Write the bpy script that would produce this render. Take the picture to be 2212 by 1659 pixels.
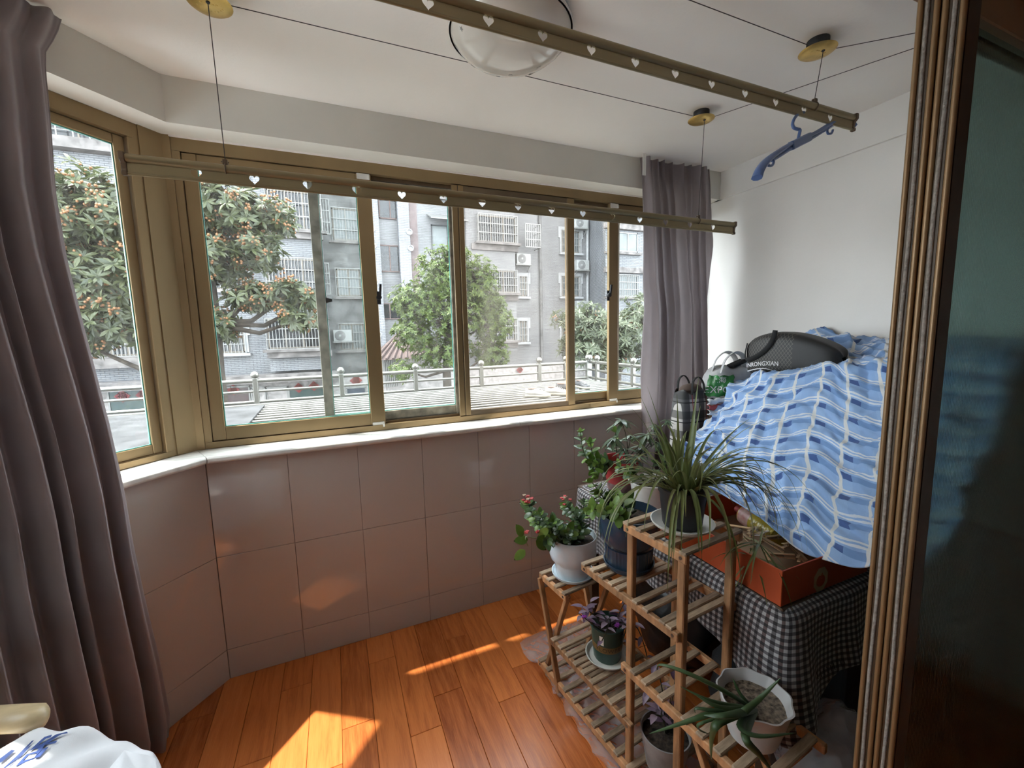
import bpy, bmesh, math, random
from mathutils import Vector, Matrix, Quaternion
random.seed(7)
for o in list(bpy.data.objects): bpy.data.objects.remove(o, do_unlink=True)
SC = bpy.context.scene
COL = SC.collection
PI = math.pi

# ------------------------------------------------------------------ camera
FPX, CX, CY = 899.0, 1106.0, 829.5
def unit(v): v = Vector(v); v.normalize(); return v
_zd = unit((1283 - CX, 8235 - CY, FPX)); _xd = unit((3251 - CX, 670 - CY, FPX))
_xd = unit(_xd - _zd * _xd.dot(_zd)); _zu = -_zd; _yd = _zu.cross(_xd)
CAM = Vector((0, 0, 1.56))
def ray(px, py):
    v = Vector((px - CX, py - CY, FPX))
    return Vector((_xd.dot(v), _yd.dot(v), _zu.dot(v)))
def on(px, py, axis, val):
    """point where the sight line of a photo pixel meets the plane axis = val"""
    r = ray(px, py); t = (val - CAM[axis]) / r[axis]
    return CAM + r * t
def atY(px, py, y): return on(px, py, 1, y)
def atZ(px, py, z): return on(px, py, 2, z)
def atX(px, py, x): return on(px, py, 0, x)
cam_d = bpy.data.cameras.new('camera'); cam = bpy.data.objects.new('camera', cam_d); COL.objects.link(cam)
cam_d.sensor_fit = 'HORIZONTAL'; cam_d.sensor_width = 36.0; cam_d.lens = FPX / 2212 * 36.0
cam_d.clip_start = 0.02; cam_d.clip_end = 300
_r = Vector((_xd.x, _yd.x, _zu.x)); _d = Vector((_xd.y, _yd.y, _zu.y)); _f = Vector((_xd.z, _yd.z, _zu.z))
cam.matrix_world = Matrix(((_r.x, -_d.x, -_f.x, CAM.x), (_r.y, -_d.y, -_f.y, CAM.y), (_r.z, -_d.z, -_f.z, CAM.z), (0, 0, 0, 1)))
SC.camera = cam

# ------------------------------------------------------------------ sky, sun, exposure
w = bpy.data.worlds.new('sky'); SC.world = w; w.use_nodes = True
bg = w.node_tree.nodes['Background']
bg.inputs[0].default_value = (0.86, 0.93, 1.0, 1); bg.inputs[1].default_value = 3.3
sun_d = bpy.data.lights.new('sun', 'SUN'); sun = bpy.data.objects.new('sun', sun_d); COL.objects.link(sun)
sun_d.energy = 3.6; sun_d.angle = math.radians(0.8); sun_d.color = (1.0, 0.93, 0.82)
SUNDIR = unit((0.83, -0.56, -2.2))
sun.rotation_euler = SUNDIR.to_track_quat('-Z', 'Y').to_euler(); sun.location = (-8, 8, 24)
vs = SC.view_settings
vs.view_transform = 'Standard'; vs.look = 'None'; vs.gamma = 1.0; vs.use_curve_mapping = False
vs.exposure = 1.8

# ------------------------------------------------------------------ helpers
WL = {}
def tag(o, label=None, cat=None, group=None, kind=None):
    if label: o['label'] = label
    if cat: o['category'] = cat
    if group: o['group'] = group
    if kind: o['kind'] = kind
    return o
def thing(name, label, cat, loc=(0, 0, 0), group=None, kind=None):
    o = bpy.data.objects.new(name, None); COL.objects.link(o); o.location = loc; o.empty_display_size = 0.05
    WL[o.name] = Vector(loc)
    return tag(o, label, cat, group, kind)
def put(name, me, mat=None, parent=None, loc=None, rot=None):
    """mesh given in its own coordinates, placed at world loc"""
    o = bpy.data.objects.new(name, me); COL.objects.link(o)
    if mat is not None and not me.materials: me.materials.append(mat)
    loc = Vector(loc) if loc is not None else Vector((0, 0, 0))
    if parent is not None:
        o.parent = parent; o.location = loc - WL[parent.name]
    else: o.location = loc
    if rot is not None:
        if isinstance(rot, Quaternion): o.rotation_mode = 'QUATERNION'; o.rotation_quaternion = rot
        else: o.rotation_euler = rot
    WL[o.name] = loc
    return o
def dup(root, loc, label=None, group=None, rotz=None):
    """copy of a thing with its parts and their sub-parts"""
    def cp(o, par):
        c = o.copy(); COL.objects.link(c); c.parent = par
        for ch in o.children: cp(ch, c)
        return c
    r = cp(root, None); r.location = loc; WL[r.name] = Vector(loc)
    if rotz is not None: r.rotation_euler = (0, 0, rotz)
    if label: r['label'] = label
    if group: r['group'] = group
    return r
class MB:
    def __init__(s): s.v = []; s.f = []; s.uv = {}
    def add(s, vs, fs):
        b = len(s.v); s.v += [tuple(x) for x in vs]; s.f += [tuple(b + i for i in f) for f in fs]; return b
    def box(s, x0, x1, y0, y1, z0, z1, M=None):
        p = [Vector((x, y, z)) for z in (z0, z1) for y in (y0, y1) for x in (x0, x1)]
        if M is not None: p = [M @ q for q in p]
        s.add(p, [(0, 2, 3, 1), (4, 5, 7, 6), (0, 1, 5, 4), (2, 6, 7, 3), (0, 4, 6, 2), (1, 3, 7, 5)]); return s
    def hexa(s, a):   # eight corners: bottom ring then top ring
        s.add(a, [(3, 2, 1, 0), (4, 5, 6, 7), (0, 1, 5, 4), (1, 2, 6, 5), (2, 3, 7, 6), (3, 0, 4, 7)]); return s
    def beam(s, p, q, w, h, up=(0, 0, 1)):
        p = Vector(p); q = Vector(q); d = unit(q - p); up = Vector(up)
        sd = d.cross(up)
        if sd.length < 1e-4: sd = d.cross(Vector((1, 0, 0)))
        sd.normalize(); u = sd.cross(d).normalized()
        r = lambda c: [c - sd * w / 2 - u * h / 2, c + sd * w / 2 - u * h / 2, c + sd * w / 2 + u * h / 2, c - sd * w / 2 + u * h / 2]
        s.hexa(r(p) + r(q)); return s
    def tube(s, pts, r, n=8, cap=True, flat=1.0):
        pts = [Vector(p) for p in pts]; m = len(pts)
        if not hasattr(r, '__len__'): r = [r] * m
        ref = None; ring = []
        for i, p in enumerate(pts):
            d = (pts[min(i + 1, m - 1)] - pts[max(i - 1, 0)])
            if d.length < 1e-9: d = Vector((0, 0, 1))
            d.normalize()
            if ref is None:
                ref = d.cross(Vector((0, 0, 1)))
                if ref.length < 1e-3: ref = Vector((1, 0, 0))
            ref = (ref - d * ref.dot(d)); ref.normalize(); b = d.cross(ref)
            ring.append([p + (ref * math.cos(2 * PI * k / n) + b * math.sin(2 * PI * k / n) * flat) * r[i] for k in range(n)])
        vs = [q for g in ring for q in g]
        fs = [(i * n + k, i * n + (k + 1) % n, (i + 1) * n + (k + 1) % n, (i + 1) * n + k) for i in range(m - 1) for k in range(n)]
        if cap: fs += [tuple(range(n - 1, -1, -1)), tuple((m - 1) * n + k for k in range(n))]
        s.add(vs, fs); return s
    def lathe(s, prof, n=32, c=(0, 0, 0), M=None, wob=None):
        c = Vector(c); vs = []; fs = []; m = len(prof)
        for (r, z) in prof:
            for k in range(n):
                a = 2 * PI * k / n; rr = r * (wob(a, z) if wob else 1)
                q = Vector((rr * math.cos(a), rr * math.sin(a), z))
                vs.append((M @ q if M is not None else q) + c)
        for i in range(m - 1):
            for k in range(n): fs.append((i * n + k, i * n + (k + 1) % n, (i + 1) * n + (k + 1) % n, (i + 1) * n + k))
        if prof[0][0] > 1e-6: fs.append(tuple(range(n - 1, -1, -1)))
        if prof[-1][0] > 1e-6: fs.append(tuple((m - 1) * n + k for k in range(n)))
        s.add(vs, fs); return s
    def prism(s, poly, M, t):     # polygon in local xy, extruded 0..t along local z, placed by M
        n = len(poly)
        vs = [M @ Vector((x, y, 0)) for x, y in poly] + [M @ Vector((x, y, t)) for x, y in poly]
        s.add(vs, [tuple(range(n - 1, -1, -1)), tuple(range(n, 2 * n))] + [(i, (i + 1) % n, n + (i + 1) % n, n + i) for i in range(n)]); return s
    def ball(s, c, r, n=12, m=8, sc=(1, 1, 1)):
        c = Vector(c); vs = []; fs = []
        for i in range(m + 1):
            t = PI * i / m
            for k in range(n):
                a = 2 * PI * k / n
                vs.append(c + Vector((r * sc[0] * math.sin(t) * math.cos(a), r * sc[1] * math.sin(t) * math.sin(a), r * sc[2] * math.cos(t))))
        for i in range(m):
            for k in range(n): fs.append((i * n + k, (i + 1) * n + k, (i + 1) * n + (k + 1) % n, i * n + (k + 1) % n))
        s.add(vs, fs); return s
    def mesh(s, name, off=(0, 0, 0), smooth=0, bevel=0, seg=1, weld=True):
        off = Vector(off); me = bpy.data.meshes.new(name)
        me.from_pydata([Vector(p) - off for p in s.v], [], s.f)
        bm = bmesh.new(); bm.from_mesh(me)
        if weld: bmesh.ops.remove_doubles(bm, verts=bm.verts, dist=1e-6)
        bmesh.ops.recalc_face_normals(bm, faces=bm.faces)
        if bevel:
            ed = [e for e in bm.edges if len(e.link_faces) == 2 and e.calc_face_angle(0) > 0.5]
            bmesh.ops.bevel(bm, geom=ed, offset=bevel, segments=seg, affect='EDGES', profile=0.5, clamp_overlap=True)
        bm.to_mesh(me); bm.free()
        if smooth:
            me.shade_smooth(); me.set_sharp_from_angle(angle=math.radians(smooth))
        return me
    def build(s, name, mat, parent=None, smooth=0, bevel=0, seg=1, base=None, weld=True):
        loc = WL[parent.name] if parent is not None else Vector(base if base is not None else (0, 0, 0))
        return put(name, s.mesh(name, loc, smooth, bevel, seg, weld), mat, parent, loc)
def solo(mb, name, mat, label, cat, group=None, kind=None, smooth=0, bevel=0, seg=1):
    """a thing that is a single mesh, its origin at its base"""
    xs = [p[0] for p in mb.v]; ys = [p[1] for p in mb.v]; zs = [p[2] for p in mb.v]
    b = ((min(xs) + max(xs)) / 2, (min(ys) + max(ys)) / 2, min(zs))
    return tag(mb.build(name, mat, None, smooth, bevel, seg, b), label, cat, group, kind)
def surf(name, P, mat, parent=None, thick=0, sub=0, uv=None, base=None, smooth=180):
    """grid surface; uv(i,j) gives metres along the cloth"""
    m = len(P); n = len(P[0]); loc = WL[parent.name] if parent is not None else Vector(base if base is not None else (0, 0, 0))
    me = bpy.data.meshes.new(name)
    me.from_pydata([Vector(q) - loc for r in P for q in r], [], [(i * n + j, i * n + j + 1, (i + 1) * n + j + 1, (i + 1) * n + j) for i in range(m - 1) for j in range(n - 1)])
    if uv:
        L = me.uv_layers.new(name='cloth')
        for lp in me.loops:
            i, j = divmod(lp.vertex_index, n); L.data[lp.index].uv = uv(i, j)
    me.shade_smooth()
    o = put(name, me, mat, parent, loc)
    if thick:
        md = o.modifiers.new('thickness', 'SOLIDIFY'); md.thickness = thick; md.offset = 0
    if sub:
        md = o.modifiers.new('smooth', 'SUBSURF'); md.levels = sub; md.render_levels = sub
    return o
def lerp(a, b, t): return a + (b - a) * t
def interp(tab, x):
    if x <= tab[0][0]: return tab[0][1]
    for (a, p), (b, q) in zip(tab, tab[1:]):
        if x <= b: return lerp(p, q, (x - a) / (b - a))
    return tab[-1][1]
def catmull(pts, k=6):
    pts = [Vector(p) for p in pts]; out = []
    for i in range(len(pts) - 1):
        p0 = pts[max(i - 1, 0)]; p1 = pts[i]; p2 = pts[i + 1]; p3 = pts[min(i + 2, len(pts) - 1)]
        for j in range(k):
            t = j / k
            out.append(0.5 * ((2 * p1) + (p2 - p0) * t + (2 * p0 - 5 * p1 + 4 * p2 - p3) * t * t + (3 * p1 - p0 - 3 * p2 + p3) * t ** 3))
    out.append(pts[-1]); return out
def shape2d(splines, thick=0.0):
    """flat outline(s) with holes -> mesh in local xy, extruded both ways by thick/2"""
    cu = bpy.data.curves.new('outline', 'CURVE'); cu.dimensions = '2D'; cu.fill_mode = 'BOTH'; cu.extrude = thick / 2
    for sp in splines:
        s = cu.splines.new('POLY'); s.points.add(len(sp) - 1); s.use_cyclic_u = True
        for p, (x, y) in zip(s.points, sp): p.co = (x, y, 0, 1)
    o = bpy.data.objects.new('tmp_outline', cu); COL.objects.link(o)
    dg = bpy.context.evaluated_depsgraph_get(); dg.update()
    me = bpy.data.meshes.new_from_object(o.evaluated_get(dg))
    bpy.data.objects.remove(o, do_unlink=True); bpy.data.curves.remove(cu)
    return me
def text_mesh(body, size, thick=0.0, align='CENTER', shear=0.0, offset=0.0, spacing=1.0):
    cu = bpy.data.curves.new('lettering', 'FONT'); cu.body = body; cu.size = size; cu.extrude = thick / 2; cu.shear = shear
    cu.align_x = align; cu.align_y = 'CENTER'; cu.offset = offset; cu.space_character = spacing; cu.resolution_u = 3
    o = bpy.data.objects.new('tmp_text', cu); COL.objects.link(o)
    dg = bpy.context.evaluated_depsgraph_get(); dg.update()
    me = bpy.data.meshes.new_from_object(o.evaluated_get(dg))
    bpy.data.objects.remove(o, do_unlink=True); bpy.data.curves.remove(cu)
    return me
def warp(me, fn):
    for v in me.vertices: v.co = fn(v.co)
    return me
def face_mesh(name, me, mat, parent, smooth=0):
    """mesh already in world coordinates -> child of parent"""
    loc = WL[parent.name] if parent is not None else Vector((0, 0, 0))
    for v in me.vertices: v.co = v.co - loc
    me.materials.clear(); me.name = name
    if smooth: me.shade_smooth()
    return put(name, me, mat, parent, loc)

# ------------------------------------------------------------------ materials
def nmat(name):
    m = bpy.data.materials.new(name); m.use_nodes = True; nt = m.node_tree
    return m, nt, nt.nodes['Principled BSDF'], nt.nodes['Material Output']
def N(nt, kind, **kw):
    n = nt.nodes.new(kind)
    for k, v in kw.items():
        if isinstance(k, str) and k.startswith('i_'): n.inputs[k[2:].replace('_', ' ')].default_value = v
        else: setattr(n, k, v)
    return n
def c4(c): return (c[0], c[1], c[2], 1)
def srgb(r, g, b):
    f = lambda x: (x / 255 / 12.92) if x / 255 <= 0.04045 else ((x / 255 + 0.055) / 1.055) ** 2.4
    return (f(r), f(g), f(b))
def mixc(nt, fac, a, b):
    n = nt.nodes.new('ShaderNodeMix'); n.data_type = 'RGBA'
    if isinstance(fac, (int, float)): n.inputs[0].default_value = fac
    else: nt.links.new(fac, n.inputs[0])
    for k, v in ((6, a), (7, b)):
        if isinstance(v, (tuple, list)): n.inputs[k].default_value = c4(v)
        else: nt.links.new(v, n.inputs[k])
    return n.outputs[2]
def mth(nt, op, a, b=None, clamp=False):
    n = nt.nodes.new('ShaderNodeMath'); n.operation = op; n.use_clamp = clamp
    for k, v in ((0, a), (1, b)):
        if v is None: continue
        if isinstance(v, (int, float)): n.inputs[k].default_value = v
        else: nt.links.new(v, n.inputs[k])
    return n.outputs[0]
def pm(name, col, rough=0.6, metal=0.0, var=0.12, vscale=6.0, bump=0.0, bscale=60.0, spec=0.5, stretch=(1, 1, 1), rnd=0.0, sheen=0.0, trans=0.0, coat=0.0, transl=0.0, vcol=None, alpha=1.0):
    """principled surface with noise mottling, optional fine relief and per-object variation"""
    m, nt, b, out = nmat(name); L = nt.links
    tc = N(nt, 'ShaderNodeTexCoord'); mp = N(nt, 'ShaderNodeMapping'); mp.inputs['Scale'].default_value = stretch
    L.new(tc.outputs['Object'], mp.inputs['Vector'])
    nz = N(nt, 'ShaderNodeTexNoise'); nz.inputs['Scale'].default_value = vscale; nz.inputs['Detail'].default_value = 5
    L.new(mp.outputs[0], nz.inputs['Vector'])
    fac = nz.outputs['Fac']
    if rnd:
        oi = N(nt, 'ShaderNodeObjectInfo')
        fac = mth(nt, 'ADD', mth(nt, 'MULTIPLY', fac, 1 - rnd), mth(nt, 'MULTIPLY', oi.outputs['Random'], rnd))
    dark = vcol if vcol else tuple(max(0, c * (1 - var * 2)) for c in col); lite = tuple(min(1, c * (1 + var * 1.2)) for c in col)
    rp = N(nt, 'ShaderNodeMapRange'); rp.inputs[1].default_value = 0.3; rp.inputs[2].default_value = 0.7
    L.new(fac, rp.inputs[0])
    L.new(mixc(nt, rp.outputs[0], dark, lite), b.inputs['Base Color'])
    b.inputs['Roughness'].default_value = rough; b.inputs['Metallic'].default_value = metal
    b.inputs['Specular IOR Level'].default_value = spec; b.inputs['Sheen Weight'].default_value = sheen
    b.inputs['Transmission Weight'].default_value = trans; b.inputs['Coat Weight'].default_value = coat; b.inputs['Alpha'].default_value = alpha
    if bump:
        nb = N(nt, 'ShaderNodeTexNoise'); nb.inputs['Scale'].default_value = bscale; nb.inputs['Detail'].default_value = 3
        L.new(mp.outputs[0], nb.inputs['Vector'])
        bp = N(nt, 'ShaderNodeBump'); bp.inputs['Strength'].default_value = bump; bp.inputs['Distance'].default_value = 0.004
        L.new(nb.outputs['Fac'], bp.inputs['Height']); L.new(bp.outputs[0], b.inputs['Normal'])
    if transl:
        tl = N(nt, 'ShaderNodeBsdfTranslucent'); tl.inputs[0].default_value = c4(lite)
        mx = N(nt, 'ShaderNodeMixShader'); mx.inputs[0].default_value = transl
        L.new(b.outputs[0], mx.inputs[1]); L.new(tl.outputs[0], mx.inputs[2]); L.new(mx.outputs[0], out.inputs[0])
    return m
def glassy(name, tint=(0.93, 0.97, 0.96), gloss=0.1, dust=0.0, dcol=(0.5, 0.5, 0.48), dscale=30, rough=0.02):
    """thin clear sheet: see-through, a Fresnel reflection, and a film of dust"""
    m, nt, b, out = nmat(name); L = nt.links; nt.nodes.remove(b)
    tr = N(nt, 'ShaderNodeBsdfTransparent'); tr.inputs[0].default_value = c4(tint)
    gl = N(nt, 'ShaderNodeBsdfGlossy'); gl.inputs['Roughness'].default_value = rough; gl.inputs[0].default_value = (1, 1, 1, 1)
    lw = N(nt, 'ShaderNodeLayerWeight'); lw.inputs[0].default_value = 0.5
    sk = mth(nt, 'ADD', mth(nt, 'MULTIPLY', mth(nt, 'POWER', lw.outputs['Facing'], 5), 0.9), 0.05)     # Schlick reflectance, same on both faces
    mx = N(nt, 'ShaderNodeMixShader'); L.new(mth(nt, 'MULTIPLY', sk, gloss * 10), mx.inputs[0])
    L.new(tr.outputs[0], mx.inputs[1]); L.new(gl.outputs[0], mx.inputs[2]); last = mx
    if dust:
        tl = N(nt, 'ShaderNodeBsdfTranslucent'); tl.inputs[0].default_value = c4(dcol)
        df = N(nt, 'ShaderNodeBsdfDiffuse'); df.inputs[0].default_value = c4(dcol)
        m0 = N(nt, 'ShaderNodeMixShader'); m0.inputs[0].default_value = 0.5; L.new(tl.outputs[0], m0.inputs[1]); L.new(df.outputs[0], m0.inputs[2])
        tc = N(nt, 'ShaderNodeTexCoord'); nz = N(nt, 'ShaderNodeTexNoise'); nz.inputs['Scale'].default_value = dscale; nz.inputs['Detail'].default_value = 6
        mp = N(nt, 'ShaderNodeMapping'); mp.inputs['Scale'].default_value = (1, 1, 0.35)
        L.new(tc.outputs['Object'], mp.inputs[0]); L.new(mp.outputs[0], nz.inputs['Vector'])
        rp = N(nt, 'ShaderNodeMapRange'); rp.inputs[1].default_value = 0.35; rp.inputs[2].default_value = 0.75; rp.inputs[3].default_value = dust * 0.4; rp.inputs[4].default_value = dust * 1.6
        L.new(nz.outputs['Fac'], rp.inputs[0])
        m2 = N(nt, 'ShaderNodeMixShader'); L.new(rp.outputs[0], m2.inputs[0]); L.new(mx.outputs[0], m2.inputs[1]); L.new(m0.outputs[0], m2.inputs[2]); last = m2
    L.new(last.outputs[0], out.inputs[0]); return m
M = {}
M['plaster'] = pm('white_plaster', (0.90, 0.87, 0.82), 0.9, var=0.02, vscale=2, bump=0.15, bscale=90)
M['plaster_wall'] = pm('white_wall_paint', (0.80, 0.77, 0.73), 0.85, var=0.02, vscale=2, bump=0.12, bscale=70)
M['beam'] = pm('grey_white_beam_paint', (0.72, 0.70, 0.64), 0.9, var=0.03, vscale=3, bump=0.1)
M['tile'] = pm('cream_glazed_tile', (0.57, 0.51, 0.465), 0.06, var=0.015, vscale=3, spec=0.55, rnd=0.3)
M['grout'] = pm('tile_grout', (0.34, 0.29, 0.255), 0.9)
M['marble'] = pm('grey_veined_white_marble', (0.80, 0.78, 0.73), 0.22, var=0.1, vscale=9, stretch=(1.2, 5, 2))
M['gold'] = pm('bronze_anodised_aluminium', (0.31, 0.22, 0.115), 0.38, metal=0.5, var=0.1, vscale=3, stretch=(1, 1, 0.3), bump=0.04, bscale=120)
M['gold_dark'] = pm('dark_bronze_aluminium', (0.17, 0.125, 0.08), 0.42, metal=0.5, var=0.12)
M['gold_grey'] = pm('weathered_grey_bronze_aluminium', (0.27, 0.25, 0.20), 0.6, metal=0.3, var=0.25, vscale=20)
M['teal'] = pm('green_glass_edge', (0.16, 0.48, 0.42), 0.25, var=0.1)
M['glass'] = glassy('dusty_window_glass', dust=0.075, dscale=26)
M['glass2'] = glassy('clear_window_glass', dust=0.04, dscale=40)
M['screen'] = glassy('insect_screen_mesh', tint=(0.9, 0.88, 0.84), gloss=0.0, dust=0.22, dcol=(0.42, 0.39, 0.35), dscale=9, rough=0.5)
M['black'] = pm('black_plastic', (0.02, 0.02, 0.022), 0.45)
M['whiteplastic'] = pm('white_plastic', (0.72, 0.70, 0.66), 0.4, var=0.05)
M['steel'] = pm('stainless_steel', (0.19, 0.185, 0.165), 0.34, metal=0.8, var=0.06)
M['wood_frame'] = pm('brown_door_frame', (0.33, 0.20, 0.10), 0.45, var=0.1, vscale=4, stretch=(3, 3, 0.4))

def plank_mat():
    m, nt, b, out = nmat('reddish_brown_plank'); L = nt.links
    tc = N(nt, 'ShaderNodeTexCoord'); oi = N(nt, 'ShaderNodeObjectInfo')
    mp = N(nt, 'ShaderNodeMapping'); mp.inputs['Scale'].default_value = (14, 1.2, 1)
    off = N(nt, 'ShaderNodeCombineXYZ'); L.new(mth(nt, 'MULTIPLY', oi.outputs['Random'], 50), off.inputs[0]); L.new(mth(nt, 'MULTIPLY', oi.outputs['Random'], 31), off.inputs[1])
    L.new(off.outputs[0], mp.inputs['Location']); L.new(tc.outputs['Object'], mp.inputs[0])
    n1 = N(nt, 'ShaderNodeTexNoise'); n1.inputs['Scale'].default_value = 3; n1.inputs['Detail'].default_value = 8; n1.inputs['Distortion'].default_value = 0.8; L.new(mp.outputs[0], n1.inputs['Vector'])
    mp2 = N(nt, 'ShaderNodeMapping'); mp2.inputs['Scale'].default_value = (160, 9, 1); L.new(tc.outputs['Object'], mp2.inputs[0])
    n2 = N(nt, 'ShaderNodeTexNoise'); n2.inputs['Scale'].default_value = 2; n2.inputs['Detail'].default_value = 4; L.new(mp2.outputs[0], n2.inputs['Vector'])
    f = mth(nt, 'ADD', mth(nt, 'MULTIPLY', n1.outputs['Fac'], 0.5), mth(nt, 'ADD', mth(nt, 'MULTIPLY', n2.outputs['Fac'], 0.25), mth(nt, 'MULTIPLY', oi.outputs['Random'], 0.3)))
    rp = N(nt, 'ShaderNodeValToRGB'); e = rp.color_ramp.elements
    e[0].position = 0.25; e[0].color = c4((0.30, 0.068, 0.016)); e[1].position = 0.85; e[1].color = c4((0.80, 0.275, 0.075))
    x = e.new(0.55); x.color = c4((0.66, 0.195, 0.048))
    L.new(f, rp.inputs[0]); L.new(rp.outputs[0], b.inputs['Base Color'])
    b.inputs['Roughness'].default_value = 0.27; b.inputs['Specular IOR Level'].default_value = 0.45
    bp = N(nt, 'ShaderNodeBump'); bp.inputs['Strength'].default_value = 0.06; bp.inputs['Distance'].default_value = 0.002; L.new(n2.outputs['Fac'], bp.inputs['Height']); L.new(bp.outputs[0], b.inputs['Normal'])
    return m
M['plank'] = plank_mat()
# ------------------------------------------------------------------ room shell
D = 2.14                         # inner face of the window parapet (plane Y = D)
ZC = 2.595; ZB = 2.42            # ceiling, underside of the beam over the window
XR = 2.44                        # right wall
SILL = 1.065
CORN = Vector((-0.552, D, 0)); BD = unit((-0.669, -0.743, 0)); BN = Vector((-0.743, 0.669, 0))   # bay corner, along the slanted bay, outward
GT = 0.16                        # glass sits this far outside the parapet face
def bay(s, t, z): return Vector((CORN.x, CORN.y, 0)) + BD * s + BN * t + Vector((0, 0, z))
def cor(t, z): return Vector((CORN.x - 0.445 * t, D + t, z))
BAYL = 1.90  # bay and its window run on out of view to admit more left light
YDOOR = 0.385
# floor
fl = MB(); fl.box(-3.2, 2.9, -3.6, 2.45, -0.12, -0.012)
floor = tag(fl.build('floor', pm('dark_subfloor', (0.05, 0.02, 0.01), 0.8)), 'reddish brown wooden plank floor of the enclosed balcony', 'floor', kind='structure')
PW = 0.1235
def plank_mesh(l): return MB().box(-PW / 2 + 0.0006, PW / 2 - 0.0006, -l / 2 + 0.0006, l / 2 - 0.0006, -0.012, 0).mesh('plank', bevel=0.0014)
PL = 0.91; pm_full = plank_mesh(PL); pcache = {}
def plank(x, y0, y1):
    l = round(y1 - y0, 3)
    if l not in pcache: pcache[l] = plank_mesh(l)
    put('plank', pcache[l], M['plank'], floor, (x, (y0 + y1) / 2, 0))
for k in range(-16, 20):
    xc = 0.045 + PW * (k + 0.5)
    j = 1.507 if k % 2 else 1.507 - 0.46      # board ends alternate
    if k in (0, 3): j = 1.507 - 0.46 + 0.46
    if k == 1: j = 1.507
    j = {1: 1.507, 4: 1.507}.get(k, 1.507 if (k % 3 == 1) else (1.05 if k % 3 == 0 else 0.74))
    e = [-3.0]
    ys = sorted({2.30, j} | {j - PL * q for q in range(1, 5)} | {j + PL * q for q in range(1, 3) if j + PL * q < 2.28})
    ys = [y for y in ys if y > -2.9]
    # trim boards to the slanted bay on the left
    for a, b in zip(ys, ys[1:]):
        plank(xc, a, b)
# parapet under the window, tiled
wf = MB(); wf.box(CORN.x, 2.62, D + 0.006, D + 0.26, 0, SILL - 0.03)
wf.hexa([cor(0.006, 0), Vector((CORN.x, D + .006, 0)), Vector((CORN.x, D + .26, 0)), cor(0.26, 0), cor(0.006, SILL - .03), Vector((CORN.x, D + .006, SILL - .03)), Vector((CORN.x, D + .26, SILL - .03)), cor(0.26, SILL - .03)])
wall_front = tag(wf.build('wall_front', M['grout']), 'low cream tiled wall under the long window', 'wall', kind='structure')
seams = [CORN.x, -0.239, 0.067, 0.382, 0.691, 1.003, 1.305, 1.615, 1.925, 2.235, XR]
rows = [0.0, 0.145, 0.595, 1.043]; tc_ = {}
for a, b in zip(seams, seams[1:]):
    for z0, z1 in zip(rows, rows[1:]):
        k = (round(b - a, 3), round(z1 - z0, 3))
        if k not in tc_: tc_[k] = MB().box(0.0009, b - a - 0.0009, 0, 0.008, 0.0009, z1 - z0 - 0.0009).mesh('tile', bevel=0.0012)
        put('tile', tc_[k], M['tile'], wall_front, (a, D, z0))
wl = MB()
wl.hexa([bay(0, .006, 0), bay(BAYL, .006, 0), bay(BAYL, .26, 0), cor(.26, 0), bay(0, .006, SILL - .03), bay(BAYL, .006, SILL - .03), bay(BAYL, .26, SILL - .03), cor(.26, SILL - .03)])
wall_bay = tag(wl.build('wall_left', M['grout']), 'slanted cream tiled bay wall behind the left curtain', 'wall', kind='structure')
for i in range(7):
    s0, s1 = [0.0, 0.31, 0.62, 0.93, 1.24, 1.55, 1.86, BAYL][i:i + 2]
    for z0, z1 in zip(rows, rows[1:]):
        q = MB(); q.hexa([bay(s0 + .001, 0, z0 + .001), bay(s1 - .001, 0, z0 + .001), bay(s1 - .001, .008, z0 + .001), bay(s0 + .001, .008, z0 + .001), bay(s0 + .001, 0, z1 - .001), bay(s1 - .001, 0, z1 - .001), bay(s1 - .001, .008, z1 - .001), bay(s0 + .001, .008, z1 - .001)])
        if i == 0 and z0 > 0.5: pass
        q.build('tile', M['tile'], wall_bay, bevel=0.0012)
# walls of the balcony and of the room behind the camera
BE = bay(BAYL, 0, 0)
def wbox(name, x0, x1, y0, y1, z0, z1, mat, label, cat='wall'):
    return tag(MB().box(x0, x1, y0, y1, z0, z1).build(name, mat), label, cat, kind='structure')
wbox('wall_right', XR + 0.03, XR + 0.2, -3.6, D + 0.32, 0, ZC, M['plaster_wall'], 'plain white painted wall behind the piled bedding')
tag(MB().box(XR + .012, XR + 0.03, 0.466, D + 0.05, ZB, ZC).build('trim_1', M['plaster_wall']), 'shallow white ceiling beam along the right wall', 'beam', kind='structure')
wbox('wall_left_side', -3.2, BE.x + .02, BE.y - .14, BE.y - .02, 0, ZC, M['plaster_wall'], 'white end wall of the balcony behind the left curtain')
wbox('wall_room_left', -3.2, -3.05, -3.6, BE.y - .14, 0, ZC, pm('unseen_side_wall_dark', (0.16, 0.10, 0.06), 0.6), 'unseen side wall of the room behind, darkened to cut fill light')  # unseen wall, made brown so it returns less fill light
M['rear_wall_dark'] = pm('unseen_rear_wall_dark', (0.13, 0.08, 0.05), 0.6, var=.15, stretch=(4, 4, .5))  # invented dark finish for the unseen rear wall, holds back fill light
wr = MB(); wr.box(-3.2, 2.64, -3.75, -3.6, 0, ZC)
tag(wr.build('wall_back', M['rear_wall_dark']), 'unseen rear wall of the room behind, darkened to cut fill light', 'wall', kind='structure')
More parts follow.
